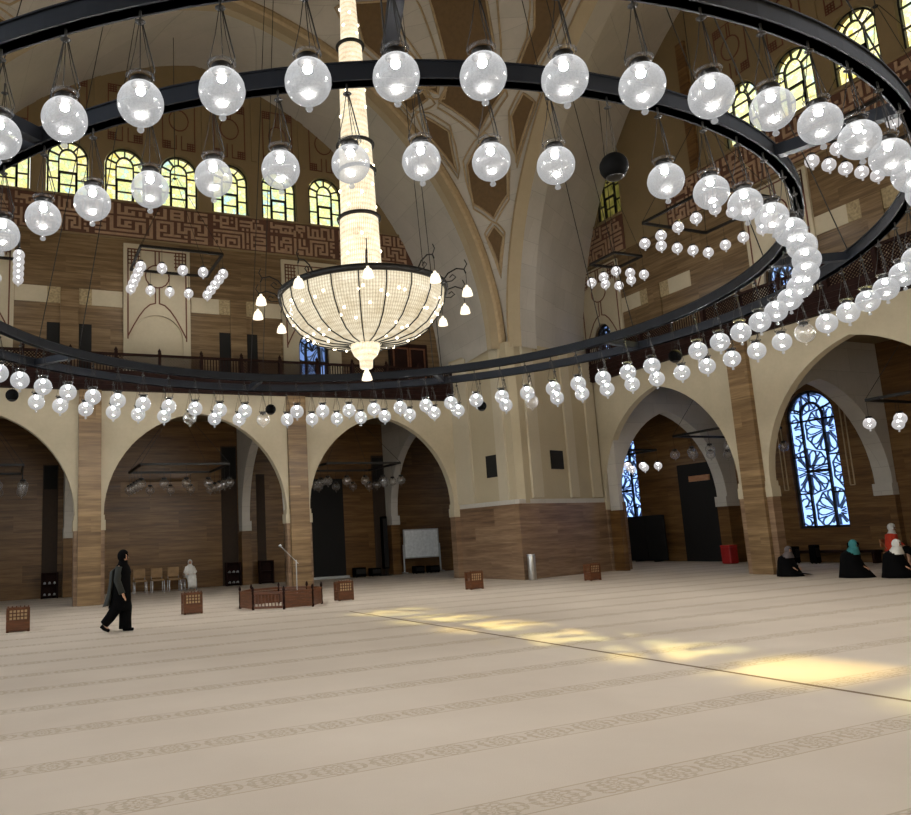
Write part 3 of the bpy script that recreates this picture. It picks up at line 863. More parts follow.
# ================================================================== lamps
RC = (6.08, 13.11); RI, RO, ZG, ZR = 7.32, 8.74, 5.215, 6.06
def globe_profile(r):
    p = [(.075, .172)]
    for i in range(1, 15):
        t = PI*(.125+.875*i/15); p.append((r*math.sin(t), r*math.cos(t)*1.0))
    p += [(.022,-r-.002),(.014,-r-.012),(.024,-r-.03),(.03,-r-.046),(.022,-r-.062),(0,-r-.068)]
    return p
def pendant(name, label, cat, drop, wires, mglobe, led, r=.188, seg=24, group=None):
    """globe centre is the origin; drop = height of the bar it hangs from"""
    t = thing(name, label, cat, (0,0,0), 0, group)
    g = MB(); g.lathe(globe_profile(r), seg); g.build('globe', M[mglobe], t)
    c = MB(); c.lathe([(0,r+.04),(.07,r+.04),(.084,r+.028),(.088,r-.012),(.07,r-.03),(.02,r-.035),(.016,r-.06),(0,r-.06)], 16); c.build('cap', M['iron'], t)
    if wires == 3:
        k = MB(); k.lathe([(.105,r+.026),(.118,r+.05),(.114,r+.054),(.1,r+.03)], 20); k.build('collar', M['capglass'], t)
        h = MB(); zt = drop-.115
        for i in range(3):
            a = D(20+120*i); e = (.1*math.cos(a), .1*math.sin(a), r+.045)
            h.tube([e, (.115*math.cos(a), .115*math.sin(a), r+.075), (.05*math.cos(a), .05*math.sin(a), (zt+r)/2+.05), (.012*math.cos(a), .012*math.sin(a), zt)], .0042, 4)
        h.tube([(.07,.07,r+.04),(.12,.02,r+.14),(.055,.0,(zt+r)/2+.1),(.02,.01,zt)], .007, 4)
        h.lathe([(0,zt+.02),(.02,zt+.018),(.045,zt),(.02,zt-.02),(0,zt-.02)], 10)
        h.tube([(0,0,zt),(0,0,drop)], .012, 5)
        h.build('hanger', M['wire'], t)
    else:
        h = MB(); h.tube([(0,0,r+.03),(0,0,drop)], .006, 4); h.build('hanger', M['wire'], t)
    if led:
        l = MB(); l.sphere((0,0,r-.075), .036, 12, 8); l.build('led', M[led], t)
    return t
DROP = ZR-ZG+.01
lit0 = pendant('globe_pendant', 'x', 'pendant lamp', DROP, 3, 'globe', 'led')
dim0 = pendant('globe_pendant', 'x', 'pendant lamp', DROP, 3, 'globeclear', None)
def ball(name, label):
    t = thing(name, label, 'hanging spotlight')
    g = MB(); g.sphere((0,0,0), .145, 20, 14); g.build('body', M['black'], t)
    l = MB(); l.lathe([(.0,-.149),(.05,-.146),(.085,-.125),(.092,-.116),(.088,-.112)], 14); l.build('lens_ring', M['iron'], t)
    h = MB(); 
    for i in range(3):
        a = D(30+120*i); h.tube([(.06*math.cos(a),.06*math.sin(a),.125),(.01*math.cos(a),.01*math.sin(a),(DROP-.075)-.12)], .004, 4)
    h.lathe([(0,(DROP-.075)-.1),(.04,(DROP-.075)-.12),(0,(DROP-.075)-.14)], 8); h.tube([(0,0,(DROP-.075)-.12),(0,0,(DROP-.075))], .01, 5); h.build('hanger', M['wire'], t)
    return t
ball0 = ball('ball_spotlight', 'x')
used = {}
def place(proto, loc, label, group):
    if proto.name in used: o = dup(proto, loc, None, label, group)
    else:
        used[proto.name] = 1; o = proto; o.location = loc; o['label'] = label; o['group'] = group
    return o
def ringpt(R, th, z): return (RC[0]+R*math.cos(D(th)), RC[1]+R*math.sin(D(th)), z)
def proj(p):
    d = Vector(p)-CPOS; z = d.dot(CF); return 455.5+PX+F*d.dot(CR)/z, 407.5+PY-F*d.dot(CU)/z
TI = (-148.4,-142.7,-137.1,-131.5,-126,-120.6,-115.2,-109.8,-104.3,-98.9,-93.5,-88.1,-82.4,-77.1,-71.6,-66,-60.5,-55,-49.4,-43.8,-38.2,-32.6,-27,-21.2,-15.4,-9.7,-4.1,
      1.5,7.1,12.8,18.4,24,29.8,35.4,41.1,46.7,52.2,57.9,63.7,69.2,75,80.7,86.5,92.2,97.8,103.3,109.2,115,120.8,126.6,132.5,138.6,144.5,150.3)
TO = (-135.6,-131,-126.3,-121.7,-117.1,-112.5,-107.9,-103.4,-98.8,-94.2,-89.5,-85.1,-80.6,-76,-71.4,-66.8,-62.2,-57.6,-52.8,-48,-43.2,-38.2,-33.6,-29,-24.3,-19.7,-15.1,-10.1,-5.3,-.5,
      4.3,9.1,13.8,18.6,23.4,28.2,33.1,38.1,42.8,47.4,52.1,56.9,61.8,66.5,71.2,76.1,81,85.7,90.4,95.2,100,105,110,114.8,120.1,125,129.6,134.3,139)
slots = [('inner', RI, th) for th in TI]+[('outer', RO, th) for th in TO]
balls = {'inner': (86.5, -93.5, -4.1), 'outer': (134.3, 42.8, -52.8)}
dims = {'inner': (), 'outer': (100, 85.7, 33.1, -19.7)}
near = {('inner',0):[], ('inner',1):[], ('outer',0):[], ('outer',1):[]}
bl = []; dm = []
for nm, R, th in slots:
    p = ringpt(R, th, ZG)
    if not seen(p, 24): continue
    if any(abs(th-b) < 2.6 for b in balls[nm]): bl.append((nm, p, th)); continue
    if any(abs(th-b) < 2.4 for b in dims[nm]): dm.append((nm, p, th)); continue
    side = 1 if th > -38 else 0
    near[(nm, side)].append((th if side == 0 else -th, p))
for (nm, side), L in near.items():
    L.sort()
    for i, (th, p) in enumerate(L):
        lab = 'lit globe on the %s ring, %s along its %s from left' % (nm, ordn(i+1), 'near arc' if side == 0 else 'far arc')
        place(lit0, p, lab, '%s ring globes' % nm)
a_ = D(-146.0); place(ball0, (RC[0]+7.53*math.cos(a_), RC[1]+7.53*math.sin(a_), ZR+.02), 'black ball spotlight fixed to the inner ring at the left image edge', 'black ball spotlights')
bl.sort(key=lambda q: proj(q[1])[0])
for nm, p, th in bl:
    x = proj(p)[0]
    where = {True: 'near', False: 'far'}[p[1] < 13 and th < 0]
    place(ball0, (p[0], p[1], p[2]+.06), 'x', 'black ball spotlights')['label'] = 'black ball spotlight under the %s ring, %s arc, %s of those hanging, from left' % (nm, where, ordn(bl.index((nm, p, th))+1))
dm.sort(key=lambda q: proj(q[1])[0])
for i, (nm, p, th) in enumerate(dm):
    place(dim0, p, 'unlit clear globe among lit ones on the outer ring, %s such from left' % ordn(i+1), 'unlit ring globes')

# the double iron ring
rt = thing('ring_chandelier', 'pair of concentric dark iron rings carrying glass globes around the crystal chandelier', 'ring chandelier', (RC[0], RC[1], ZR))
for R in (RO, RI):
    b = MB(); w, h = .055, .2
    b.lathe([(R-w,0),(R+w,0),(R+w,h),(R-w,h),(R-w,0)], 128, (0,0,0), False)
    b.lathe([(R-w-.02,0),(R+w+.02,0),(R+w+.02,.015),(R-w-.02,.015),(R-w-.02,0)], 128, (0,0,0), False)
    b.lathe([(R-w-.02,h-.015),(R+w+.02,h-.015),(R+w+.02,h),(R-w-.02,h),(R-w-.02,h-.015)], 128, (0,0,0), False)
    b.build('ring', M['steelring'], rt)
for th in (-69, -31, 12, 50, 88, 130, 172, -143, -112):
    b = MB(); c_, s_ = cs(D(th)); b.bar((RI*c_, RI*s_, .1), (RO*c_, RO*s_, .1), .13, .15); b.build('beam', M['steelring'], rt)
    for R in (RI, RO):
        b = MB(); b.tube([(R*c_, R*s_, .2), (R*.55*c_, R*.55*s_, 15.2)], .011, 5); b.build('suspension_cable', M['wire'], rt)

# ---------------- crystal chandelier
ct = thing('crystal_chandelier', 'tall tiered crystal chandelier with a wide glowing beaded bowl and slim column', 'chandelier', (6.1, 13.1, 4.6))
def cz(z): return z-4.6
prof = [(.30,5.25),(.62,5.27),(.95,5.36),(1.22,5.53),(1.42,5.77),(1.53,6.0),(1.555,6.2)]
b = MB(); b.lathe([(r, cz(z)) for r, z in prof], 96)
b.build('bead_bowl', M['bowl'], ct)
b = MB(); b.lathe([(1.56,cz(6.17)),(1.62,cz(6.17)),(1.63,cz(6.27)),(1.57,cz(6.3)),(1.54,cz(6.24)),(1.56,cz(6.17))], 96); b.build('bowl_rim', M['iron'], ct)
b = MB()
for k in range(20):
    a = 2*PI*(k+.5)/20; c_, s_ = cs(a)
    b.tube([((r+.012)*c_, (r+.012)*s_, cz(z)-.012) for r, z in prof], .013, 5)
b.build('bowl_ribs', M['iron'], ct)
bm0 = None
rb = random.Random(3)
for k in range(66):
    i = rb.choice([1,2,3,3,4,4,2]); f = rb.random(); r = prof[i][0]+(prof[i+1][0]-prof[i][0])*f if i < 6 else prof[i][0]; z = prof[i][1]+((prof[i+1][1]-prof[i][1])*f if i < 6 else 0)
    a = 2*PI*(k*.38197); p = (r*math.cos(a), r*math.sin(a), cz(z)-.002)
    if bm0 is None:
        q = MB(); q.sphere((0,0,0), .026, 8, 6); bm0 = q.mesh('bulb'); bm0.materials.append(M['bulb'])
    link('bulb', bm0, ct, p)
b = MB(); b.lathe([(.0,cz(5.38)),(.32,cz(5.38)),(.335,cz(5.33)),(.32,cz(5.27)),(.27,cz(5.25)),(0,cz(5.25))], 32); b.build('lower_collar', M['iron'], ct)
b = MB(); b.lathe([(.28,cz(5.25)),(.275,cz(5.15)),(.22,cz(5.03)),(.13,cz(4.95)),(.12,cz(4.8)),(.1,cz(4.78)),(0,cz(4.78))], 32); b.build('lower_crystal_bowl', M['column'], ct)
b = MB(); b.lathe([(.035,cz(4.78)),(.04,cz(4.74)),(.07,cz(4.68)),(.1,cz(4.58)),(.1,cz(4.56)),(0,cz(4.58))], 20); b.build('finial_bell', M['bell'], ct)
tiers = [(6.2,7.76,.40,.375),(7.76,8.74,.35,.34),(8.74,9.3,.335,.325),(9.3,11.45,.28,.235),(11.45,12.6,.19,.16),(12.6,13.6,.12,.1)]
for z0, z1, r0, r1 in tiers:
    b = MB(); b.lathe([(r0,cz(z0+.03)),(r1,cz(z1-.02))], 40); b.build('column_tier', M['column'], ct)
    b = MB(); b.lathe([(r1-.02,cz(z1-.03)),(r1+.05,cz(z1-.03)),(r1+.06,cz(z1+.01)),(r1+.03,cz(z1+.04)),(r1-.02,cz(z1+.04)),(r1-.02,cz(z1-.03))], 32); b.build('tier_ring', M['iron'], ct)
q = MB(); q.sphere((0,0,0), .03, 8, 6); bm1 = q.mesh('bulb'); bm1.materials.append(M['bulb'])
for z0, z1, r0, r1 in tiers[:5]:
    n = 8
    for k in range(n):
        a = 2*PI*k/n+z0*2.1; z = z0+(z1-z0)*(.2+.6*((k*3) % 8)/8); link('bulb', bm1, ct, ((r0+(r1-r0)*(z-z0)/(z1-z0))*math.cos(a), (r0+(r1-r0)*(z-z0)/(z1-z0))*math.sin(a), cz(z)))
b = MB(); b.tube([(0,0,cz(13.6)),(0,0,cz(21.4))], .03, 6); b.build('suspension_cable', M['wire'], ct)
for k, a in enumerate((-147,-112,-77,-46,-13,12,42,70,97,122,154,180)):
    a = D(a); c_, s_ = cs(a); P = lambda r, z: (r*c_, r*s_, cz(z))
    b = MB(); b.tube([P(1.58,6.22),P(1.7,6.36),P(1.86,6.42),P(2.0,6.38),P(2.03,6.3)], .014, 5)
    b.tube([P(1.64,6.2),P(1.76,6.2),P(1.84,6.26),P(1.78,6.32),P(1.72,6.27)], .011, 5); b.tube([P(2.0,6.38),P(2.06,6.47),P(2.02,6.56)], .01, 5)
    b.tube([P(2.03,6.32),P(2.03,6.1)], .006, 4)
    arm = b.build('lamp_arm', M['iron'], ct)
    s = MB(); x, y, z = P(2.03, 5.93)
    s.lathe([(.0,.14),(.022,.14),(.028,.11),(.062,.085),(.082,.04),(.094,-.02),(.1,-.055),(.0,-.04)], 18, (x,y,z)); s.build('bell_shade', M['bell'], arm)

# ---------------- rectangular lamp frames
def frame(label, x0, y0, x1, y1, z, ztop, group=None):
    t = thing('lamp_frame', label, 'lamp frame', ((x0+x1)/2, (y0+y1)/2, z), 0, group)
    hx, hy = (x1-x0)/2, (y1-y0)/2
    b = MB()
    for s in (-1, 1): b.box(-hx, s*hy-.035, 0, hx, s*hy+.035, .08); b.box(s*hx-.035, -hy, 0, s*hx+.035, hy, .08)
    b.build('bars', M['iron'], t)
    for sx in (-1, 1):
        for sy in (-1, 1):
            b = MB(); b.tube([(sx*hx, sy*hy, .08), (sx*.06, sy*.06, min(ztop-z, 3.0))], .009, 4)
            b.build('suspension_cable', M['wire'], t)
    b = MB(); b.tube([(0,0,min(ztop-z,3.0)-.02),(0,0,ztop-z)], .014, 5); b.lathe([(0,.03),(.07,.0),(.05,-.03),(0,-.03)], 10, (0,0,min(ztop-z,3.0))); b.build('drop_cable', M['wire'], t)
    return t
def frame_lamps(where, x0, y0, x1, y1, zg, zbar, nx, ny, proto, kind, which=None):
    pts = []
    for i in range(nx):
        for j in range(ny):
            if i in (0, nx-1) or j in (0, ny-1): pts.append((x0+(x1-x0)*i/(nx-1), y0+(y1-y0)*j/(ny-1), zg))
    if which: pts = [p for p in pts if which(p)]
    pts = [p for p in pts if seen(p, 4)]
    pts.sort(key=lambda p: proj(p)[0])
    for i, p in enumerate(pts):
        place(proto, p, '%s globe on the frame %s, %s from left' % (kind, where, ordn(i+1)), 'globes of the square frame '+where)
DZ = .64
small0 = pendant('globe_pendant', 'x', 'pendant lamp', DZ, 1, 'globesmall', 'ledframe', .165, 16)
smalld = pendant('globe_pendant', 'x', 'pendant lamp', DZ, 1, 'globeclear', None, .165, 16)
smallw = pendant('globe_pendant', 'x', 'pendant lamp', DZ, 1, 'globesmall', 'ledframe', .165, 16)
for where, x0, y0, x1, y1, z, nx, ny, proto, kind, lab, zt in (
    ('before the calligraphy wall', 3.55, 23.85, 6.15, 26.1, 10.95, 5, 5, small0, 'lit', 'square black lamp frame hung before the long calligraphy band', 19.2),
    ('beside the left image edge', -2.5, 23.85, .06, 26.1, 10.95, 5, 5, small0, 'lit', 'square black lamp frame cut off by the left image edge', 19.0),
    ('right of the dome pier', 18.0, 14.9, 20.7, 17.6, 10.95, 5, 5, small0, 'lit', 'large square black lamp frame hung before the brown window-side gallery wall', 19.2),
    ('just behind the dome pier', 18.95, 19.95, 20.2, 21.2, 10.95, 3, 3, small0, 'lit', 'small square black lamp frame half hidden behind the stone arch', 17.5),
    ('behind the outer ring', 18.0, 9.3, 20.5, 11.95, 10.95, 5, 5, small0, 'lit', 'square black lamp frame hidden behind the outer ring of globes', 19.0),
    ('in the aisle with the chairs', 4.1, 27.6, 7.2, 30.6, 4.5, 5, 5, smalld, 'unlit', 'square black frame of unlit globes in the aisle above the row of chairs', 6.85),
    ('in the aisle by the dark doorway', 11.0, 27.6, 14.1, 30.6, 4.5, 5, 5, smalld, 'unlit', 'square black frame of unlit globes in the aisle with the whiteboard', 6.85),
    ('in the outermost aisle bay', -2.7, 27.6, .35, 30.6, 4.5, 5, 5, smalld, 'unlit', 'square black frame of unlit globes in the aisle bay at the left image edge', 6.85),
    ('in the corner aisle bay', 22.7, 25.3, 25.2, 27.6, 4.75, 4, 4, smallw, 'lit', 'square black frame of lit globes above the black partition screen', 6.9),
    ('before the black door', 22.5, 19.3, 25.2, 21.7, 4.8, 4, 4, smalld, 'unlit', 'square black frame of unlit globes before the tall black door', 7.45),
    ('beyond the lattice window', 22.6, 11.9, 25.2, 14.5, 4.85, 3, 4, smallw, 'lit', 'square black lamp frame in the aisle bay with the lattice window', 7.45)):
    frame(lab, x0, y0, x1, y1, z, zt, 'square lamp frames')
    frame_lamps(where, x0, y0, x1, y1, z-DZ, z, nx, ny, proto, kind)
# ================================================================== furniture
M['inlay'] = plain('cream inlay', lin(206,180,138), .6)
def book_box(label, x, y, rz=0):
    t = thing('wooden_screen_box', label, 'wooden box', (x, y, 0), rz, 'wooden lattice boxes on the carpet')
    w, d, h = .235, .14, .51
    b = MB()
    for sx in (-1, 1):
        for sy in (-1, 1): b.box(sx*w-.025*(1+sx), sy*d-.025*(1+sy), 0, sx*w+.025*(1-sx), sy*d+.025*(1-sy), h)
    b.box(-w, -d, .02, w, d, .06); b.box(-w, -d, .22, w, d, .25); b.box(-w, -d, h-.045, w, -d+.03, h); b.box(-w, d-.03, h-.045, w, d, h); b.box(-w,-d,h-.045,-w+.03,d,h); b.box(w-.03,-d,h-.045,w,d,h)
    b.build('frame', M['wood'], t)
    p = MB()
    for s in (-1, 1): p.box(-w+.05, s*(d-.015)-.008, .06, w-.05, s*(d-.015)+.008, .22)
    for s in (-1, 1): p.box(s*(w-.02)-.008, -d+.04, .06, s*(w-.02)+.008, d-.04, .22)
    p.build('lower_panel', M['wood'], t)
    l = MB()
    for k in range(6):
        u = -w+.05+(2*w-.1)*k/5; l.box(u-.011, -d+.006, .25, u+.011, -d+.024, h-.04)
    for k in range(4):
        z = .25+(h-.29)*k/3; l.box(-w+.05, -d+.006, z-.011, w-.05, -d+.024, z+.011)
    for s in (-1, 1):
        for k in range(4): v = -d+.05+(2*d-.1)*k/3; l.box(s*(w-.02)-.009, v-.011, .25, s*(w-.02)+.009, v+.011, h-.04)
    l.build('lattice', M['wood'], t)
    p = MB(); p.box(-w+.05, -d+.026, .25, w-.05, -d+.036, h-.04); p.build('inset_panel', M['inlay'], t)
    for k in range(6):
        q = MB(); u = -w+.03+(2*w-.06)*k/5; q.lathe([(.008,0),(.016,.015),(.016,.03),(.0,.045)], 8, (u, -d+.015, h)); q.build('finial', M['wood'], t)
    return t
for lab, x, y, rz in (('small lattice-fronted teak box at the left end of the row on the carpet', .2, 19.0, .03), ('small lattice-fronted teak box before the seated figure in white', 4.18, 19.95, .05),
    ('small lattice-fronted teak box just beside the octagonal wooden enclosure', 8.42, 20.3, .1), ('small lattice-fronted teak box in front of the wainscot corner', 12.72, 20.5, .1), ('small lattice-fronted teak box farthest along the row towards the windows', 16.9, 20.2, .15)):
    book_box(lab, x, y, rz)
# octagonal enclosure
t = thing('octagonal_enclosure', 'low octagonal reddish wooden enclosure with turned posts on the carpet', 'wooden enclosure', (6.52, 20.0, 0), D(8))
R = 1.06; hh = .44
for k in range(8):
    a0, a1 = D(22.5+45*k), D(67.5+45*k)
    p0 = Vector((R*math.cos(a0), R*math.sin(a0), 0)); p1 = Vector((R*math.cos(a1), R*math.sin(a1), 0))
    u = (p1-p0).normalized(); n = Vector((u.y, -u.x, 0))
    b = MB(); up = Vector((0,0,1)); L = (p1-p0).length
    for z, h2 in ((.06,.03),(hh-.03,.03)): b.obox((p0+p1)/2+up*z, u, n, up, L/2-.03, .022, h2)
    if k == 4:
        for j in range(9): b.obox(p0+(p1-p0)*((j+.5)/9)+up*.21, u, n, up, .012, .012, .15)
    else:
        b.obox((p0+p1)/2+up*.21, u, n, up, L/2-.03, .012, .16)
        for z in (.14,.21,.28): b.obox((p0+p1)/2+up*z-n*0, u, n, up, L/2-.06, .018, .012)
    b.build('side_panel', M['wood'], t)
    q = MB(); q.lathe([(.03,0),(.035,.04),(.024,.1),(.03,.2),(.024,.36),(.034,.4),(.02,.44),(.036,.48),(.03,.53),(.012,.56),(0,.58)], 10, p0); q.build('post', M['fascia'], t)
# microphone stand inside it
t = thing('microphone_stand', 'pale tall microphone stand with a boom rising behind the octagonal enclosure', 'microphone stand', (7.02, 20.15, 0))
b = MB(); b.lathe([(0,.0),(.16,.0),(.16,.02),(.03,.035),(0,.035)], 16); b.build('base', M['grey'], t)
b = MB(); b.tube([(0,0,.03),(0,0,1.16)], .013, 8); b.build('pole', M['grey'], t)
b = MB(); b.tube([(.06,0,1.06),(-.40,0,1.52)], .01, 8); b.build('boom', M['grey'], t)
b = MB(); b.sphere((-.43,0,1.55), .035, 10, 8, (1.2,1,1)); b.build('microphone', M['grey'], t)
# steel bin at the pier corner
t = thing('steel_bin', 'slim brushed steel cylinder bin standing against the corner of the stone pier', 'bin', (16.15, 22.32, 0))
b = MB(); b.lathe([(0,0),(.13,0),(.135,.02),(.135,.83),(.128,.86),(.128,.8),(0,.8)], 24); b.build('body', M['steel'], t)
b = MB(); b.lathe([(.137,.8),(.14,.82),(.137,.84)], 24); b.build('rim_band', M['chrome'], t)
# whiteboard on legs
t = thing('whiteboard', 'wheeled whiteboard on two legs standing at the back of the aisle', 'whiteboard', (17.2, 32.0, 0))
b = MB(); b.box(-.86,-.02,.72,.86,.02,1.93); b.build('board', M['white'], t)
b = MB(); b.box(-.9,-.03,.68,.9,.03,.73); b.box(-.9,-.03,1.92,.9,.03,1.97); b.box(-.9,-.03,.7,-.85,.03,1.95); b.box(.85,-.03,.7,.9,.03,1.95); b.build('border', M['grey'], t)
for s in (-1, 1):
    b = MB(); b.box(s*.93-.025,-.025,.04,s*.93+.025,.025,1.3); b.box(s*.93-.03,-.3,.03,s*.93+.03,.3,.08); b.build('leg', M['grey'], t)
# shoe racks
def rack(label, x, y, w=.58, h=.95, rz=0, shoes=True):
    t = thing('shoe_rack', label, 'shoe rack', (x, y, 0), rz, 'dark shoe racks')
    b = MB()
    for s in (-1, 1): b.box(s*w/2-.02, -.15, 0, s*w/2+.02, .15, h)
    b.box(-w/2, .13, 0, w/2, .15, h); b.build('carcass', M['fascia'], t)
    for z in (.08, .5, h-.03):
        q = MB(); q.box(-w/2, -.15, z, w/2, .14, z+.025); q.build('shelf', M['fascia'], t)
    return t
def shoe(label, x, y, z, mat, rz=0, group='pale shoes on the racks'):
    t = thing('shoe', label, 'shoe', (x, y, z), rz, group)
    b = MB(); b.loft([[(px, py*w, pz) for py, pz in ((-1,.0),(1,0),(1,h*.7),(.4,h),(-.4,h),(-1,h*.7))] for px, w, h in ((-.12,.03,.07),(-.06,.04,.09),(.03,.042,.06),(.1,.036,.045),(.13,.02,.03))])
    b.build('upper', M[mat], t); q = MB(); q.box(-.12,-.04,-.0,.12,.04,.012); q.build('sole', M['black'], t)
for lab, x, y in (('dark shoe rack standing in the recess beside the leftmost banded pillar', 1.4, 32.1), ('dark shoe rack standing in the recess near the figure in white', 8.44, 32.1), ('dark shoe rack seen through the side arch behind the banded pillar', 9.85, 32.1)):
    rack(lab, x, y, .56 if x > 2 else .56)
n_sh = 0
for rx in (1.4, 8.44):
    for z in (.105, .525):
        for k in range(3):
            n_sh += 1
            shoe('pale shoe on the %s shelf of the shoe rack %s' % ('lower' if z < .3 else 'upper', 'beside the leftmost banded pillar' if rx < 2 else 'near the figure in white'), rx-.17+.17*k, 32.08, z, 'grey', PI/2, 'pale shoes on rack %d %s' % (1 if rx < 2 else 2, 'low' if z < .3 else 'high'))
# dark equipment at the dark doorway
def crate(name, label, cat, x, y, w, d, h, mat='black', group=None):
    t = thing(name, label, cat, (x, y, 0), 0, group)
    b = MB(); b.bbox(-w/2,-d/2,.03,w/2,d/2,h,.015); b.build('body', M[mat], t)
    f = MB()
    for sx in (-1,1):
        for sy in (-1,1): f.box(sx*(w/2-.05)-.02, sy*(d/2-.05)-.02, 0, sx*(w/2-.05)+.02, sy*(d/2-.05)+.02, .035)
    f.build('feet', M['iron'], t)
    g = MB(); g.box(-w/2+.03,-d/2-.012,h*.35,w/2-.03,-d/2+.005,h*.85); g.build('front_grille', M['iron'], t)
    return t
crate('equipment_case', 'low black case on the floor right of the dark doorway', 'case', 14.0, 31.9, .5, .4, .42)
crate('equipment_case', 'low black case at the foot of the dark recess strip', 'case', 14.75, 31.9, .45, .4, .36)
crate('equipment_case', 'black case standing below the whiteboard, nearer the recess strip', 'case', 16.75, 31.6, .45, .4, .34)
crate('equipment_case', 'black case standing below the middle of the whiteboard', 'case', 17.5, 31.6, .5, .4, .32)
t = thing('loudspeaker', 'slim dark column loudspeaker standing in the recess strip left of the whiteboard', 'loudspeaker', (15.35, 32.0, 0))
b = MB(); b.bbox(-.12,-.12,.3,.12,.12,2.6); b.build('cabinet', M['black'], t)
b = MB(); b.lathe([(0,0),(.3,0),(.3,.03),(.04,.05),(.03,.32),(0,.32)], 16); b.build('stand', M['iron'], t)
b = MB(); b.box(-.1,-.135,.35,.1,-.12,2.5); b.build('grille', M['iron'], t)
# chairs
def chair(label, x, y, rz):
    t = thing('stacking_chair', label, 'chair', (x, y, 0), rz, 'row of tan chairs')
    b = MB(); b.bbox(-.22,-.22,.43,.22,.2,.5,.02); b.build('seat', M['tan'], t)
    b = MB(); b.bbox(-.22,.2,.55,.22,.26,.92,.02); b.build('backrest', M['tan'], t)
    for sx in (-1,1):
        for sy in (-1,1):
            q = MB(); q.tube([(sx*.215,sy*.19,.44),(sx*.225,sy*.22,0)], .022, 8); q.build('leg', M['chrome'], t)
        q = MB(); q.tube([(sx*.2,.2,.45),(sx*.2,.24,.9)], .012, 6); q.build('back_post', M['chrome'], t)
for i, x in enumerate((3.9, 4.55, 5.2, 5.83)):
    chair('tan chair with bright metal legs by the brown wall, %s from the pillar' % ordn(i+1), x, 31.0, 0)
chair('tan chair with bright metal legs under the seated figure in white', 6.42, 31.0, 0)
# right hand aisles
t = thing('partition_screen', 'black cloth partition screen before the narrow lattice window in the corner aisle bay', 'partition screen', (26.95, 28.8, 0))
for k in range(3):
    b = MB(); b.bbox(-.03,-1.75+k*1.17,.05,.03,-.6+k*1.17,2.08,.01); b.build('panel', M['curtain'], t)
    f = MB(); f.box(-.25,-1.2+k*1.17,0,.25,-1.14+k*1.17,.05); f.build('foot', M['iron'], t)
t = thing('red_box', 'red plastic box on the floor at the edge of the tall black door', 'box', (25.95, 22.86, 0))
b = MB(); b.bbox(-.22,-.22,0,.22,.22,.66,.03); b.build('body', plain('red plastic', lin(150,24,22), .5), t)
b = MB(); b.bbox(-.23,-.23,.64,.23,.23,.72,.02); b.build('lid', plain('red lid', lin(165,30,26), .5), t)
t = thing('low_bench', 'long low dark bench along the brown wall under the lattice window', 'bench', (26.95, 19.4, 0))
b = MB(); b.box(-.22,-1.75,.36,.22,1.75,.44); b.build('seat', M['fascia'], t)
for y in (-1.65,-.6,.6,1.65):
    b = MB(); b.box(-.18,y-.04,0,.18,y+.04,.37); b.build('leg', M['fascia'], t)
for i, (y, h) in enumerate(((20.35,.62),(19.55,.66),(18.1,.72))):
    crate('equipment_case', 'tall black case standing before the low bench, %s counted from the banded pillar' % ordn(i+1), 'case', 26.35, y, .26, .26, h, 'black', 'black cases by the low bench')

# ================================================================== people
def skin_body(name, joints, edges, mat, root, parent, sub=1):
    """one continuous figure: joints {name: (x,y,z,r)}, edges between them"""
    idx = {k: i for i, k in enumerate(joints)}
    me = bpy.data.meshes.new(name); me.from_pydata([joints[k][:3] for k in joints], [(idx[a], idx[b]) for a, b in edges], [])
    o = bpy.data.objects.new(name, me); COL.objects.link(o)
    m = o.modifiers.new('skin', 'SKIN'); m.use_smooth_shade = True
    for k, i in idx.items():
        r = joints[k][3]; v = me.skin_vertices[0].data[i]; v.radius = (r, r); v.use_root = (k == root)
    s = o.modifiers.new('sub', 'SUBSURF'); s.levels = sub; s.render_levels = sub
    dg = bpy.context.evaluated_depsgraph_get(); dg.update()
    em = bpy.data.meshes.new_from_object(o.evaluated_get(dg)); bpy.data.objects.remove(o)
    return em
M['skin'] = plain('skin', lin(196,150,120), .6)
M['abaya'] = plain('black cloth', lin(8,8,9), .95, 0, .12, 8, .1)
M['coat'] = plain('grey green cloth', lin(42,44,40), .9)
M['eye'] = plain('dark eye', lin(30,22,18), .4)
M['lip'] = plain('lip', lin(150,84,74), .6)
M['teal'] = plain('teal scarf', lin(48,116,118), .85)
M['whitecloth'] = plain('white cloth', lin(214,212,206), .85)
M['redcloth'] = plain('orange red cloth', lin(206,62,36), .85)
M['greycloth'] = plain('grey scarf', lin(92,84,84), .9)
M['pink'] = plain('pink cloth', lin(220,110,140), .8)
def hand(J, E, side, wrist, fwd, down, rname):
    w = Vector(wrist); f = Vector(fwd).normalized(); d = Vector(down).normalized(); s = f.cross(d).normalized()
    J[side+'palm'] = (*(w+f*.05), .026); E.append((rname, side+'palm'))
    for i, (o, l) in enumerate(((-.03,.062),(-.01,.074),(.011,.07),(.031,.054))):
        a = w+f*.088+s*o; b = a+f*l*.5+d*.012; c = b+f*l*.4+d*.03
        for n, p, r in (('k',a,.011),('m',b,.0095),('t',c,.008)): J['%sf%d%s' % (side,i,n)] = (*p, r)
        E += [(side+'palm','%sf%dk' % (side,i)), ('%sf%dk' % (side,i),'%sf%dm' % (side,i)), ('%sf%dm' % (side,i),'%sf%dt' % (side,i))]
    a = w+f*.04-s*.036+d*.008; b = a+f*.03-s*.018+d*.014; c = b+f*.028+d*.014
    for n, p, r in (('a',a,.012),('b',b,.0105),('c',c,.0085)): J[side+'th'+n] = (*p, r)
    E += [(side+'palm',side+'tha'),(side+'tha',side+'thb'),(side+'thb',side+'thc')]
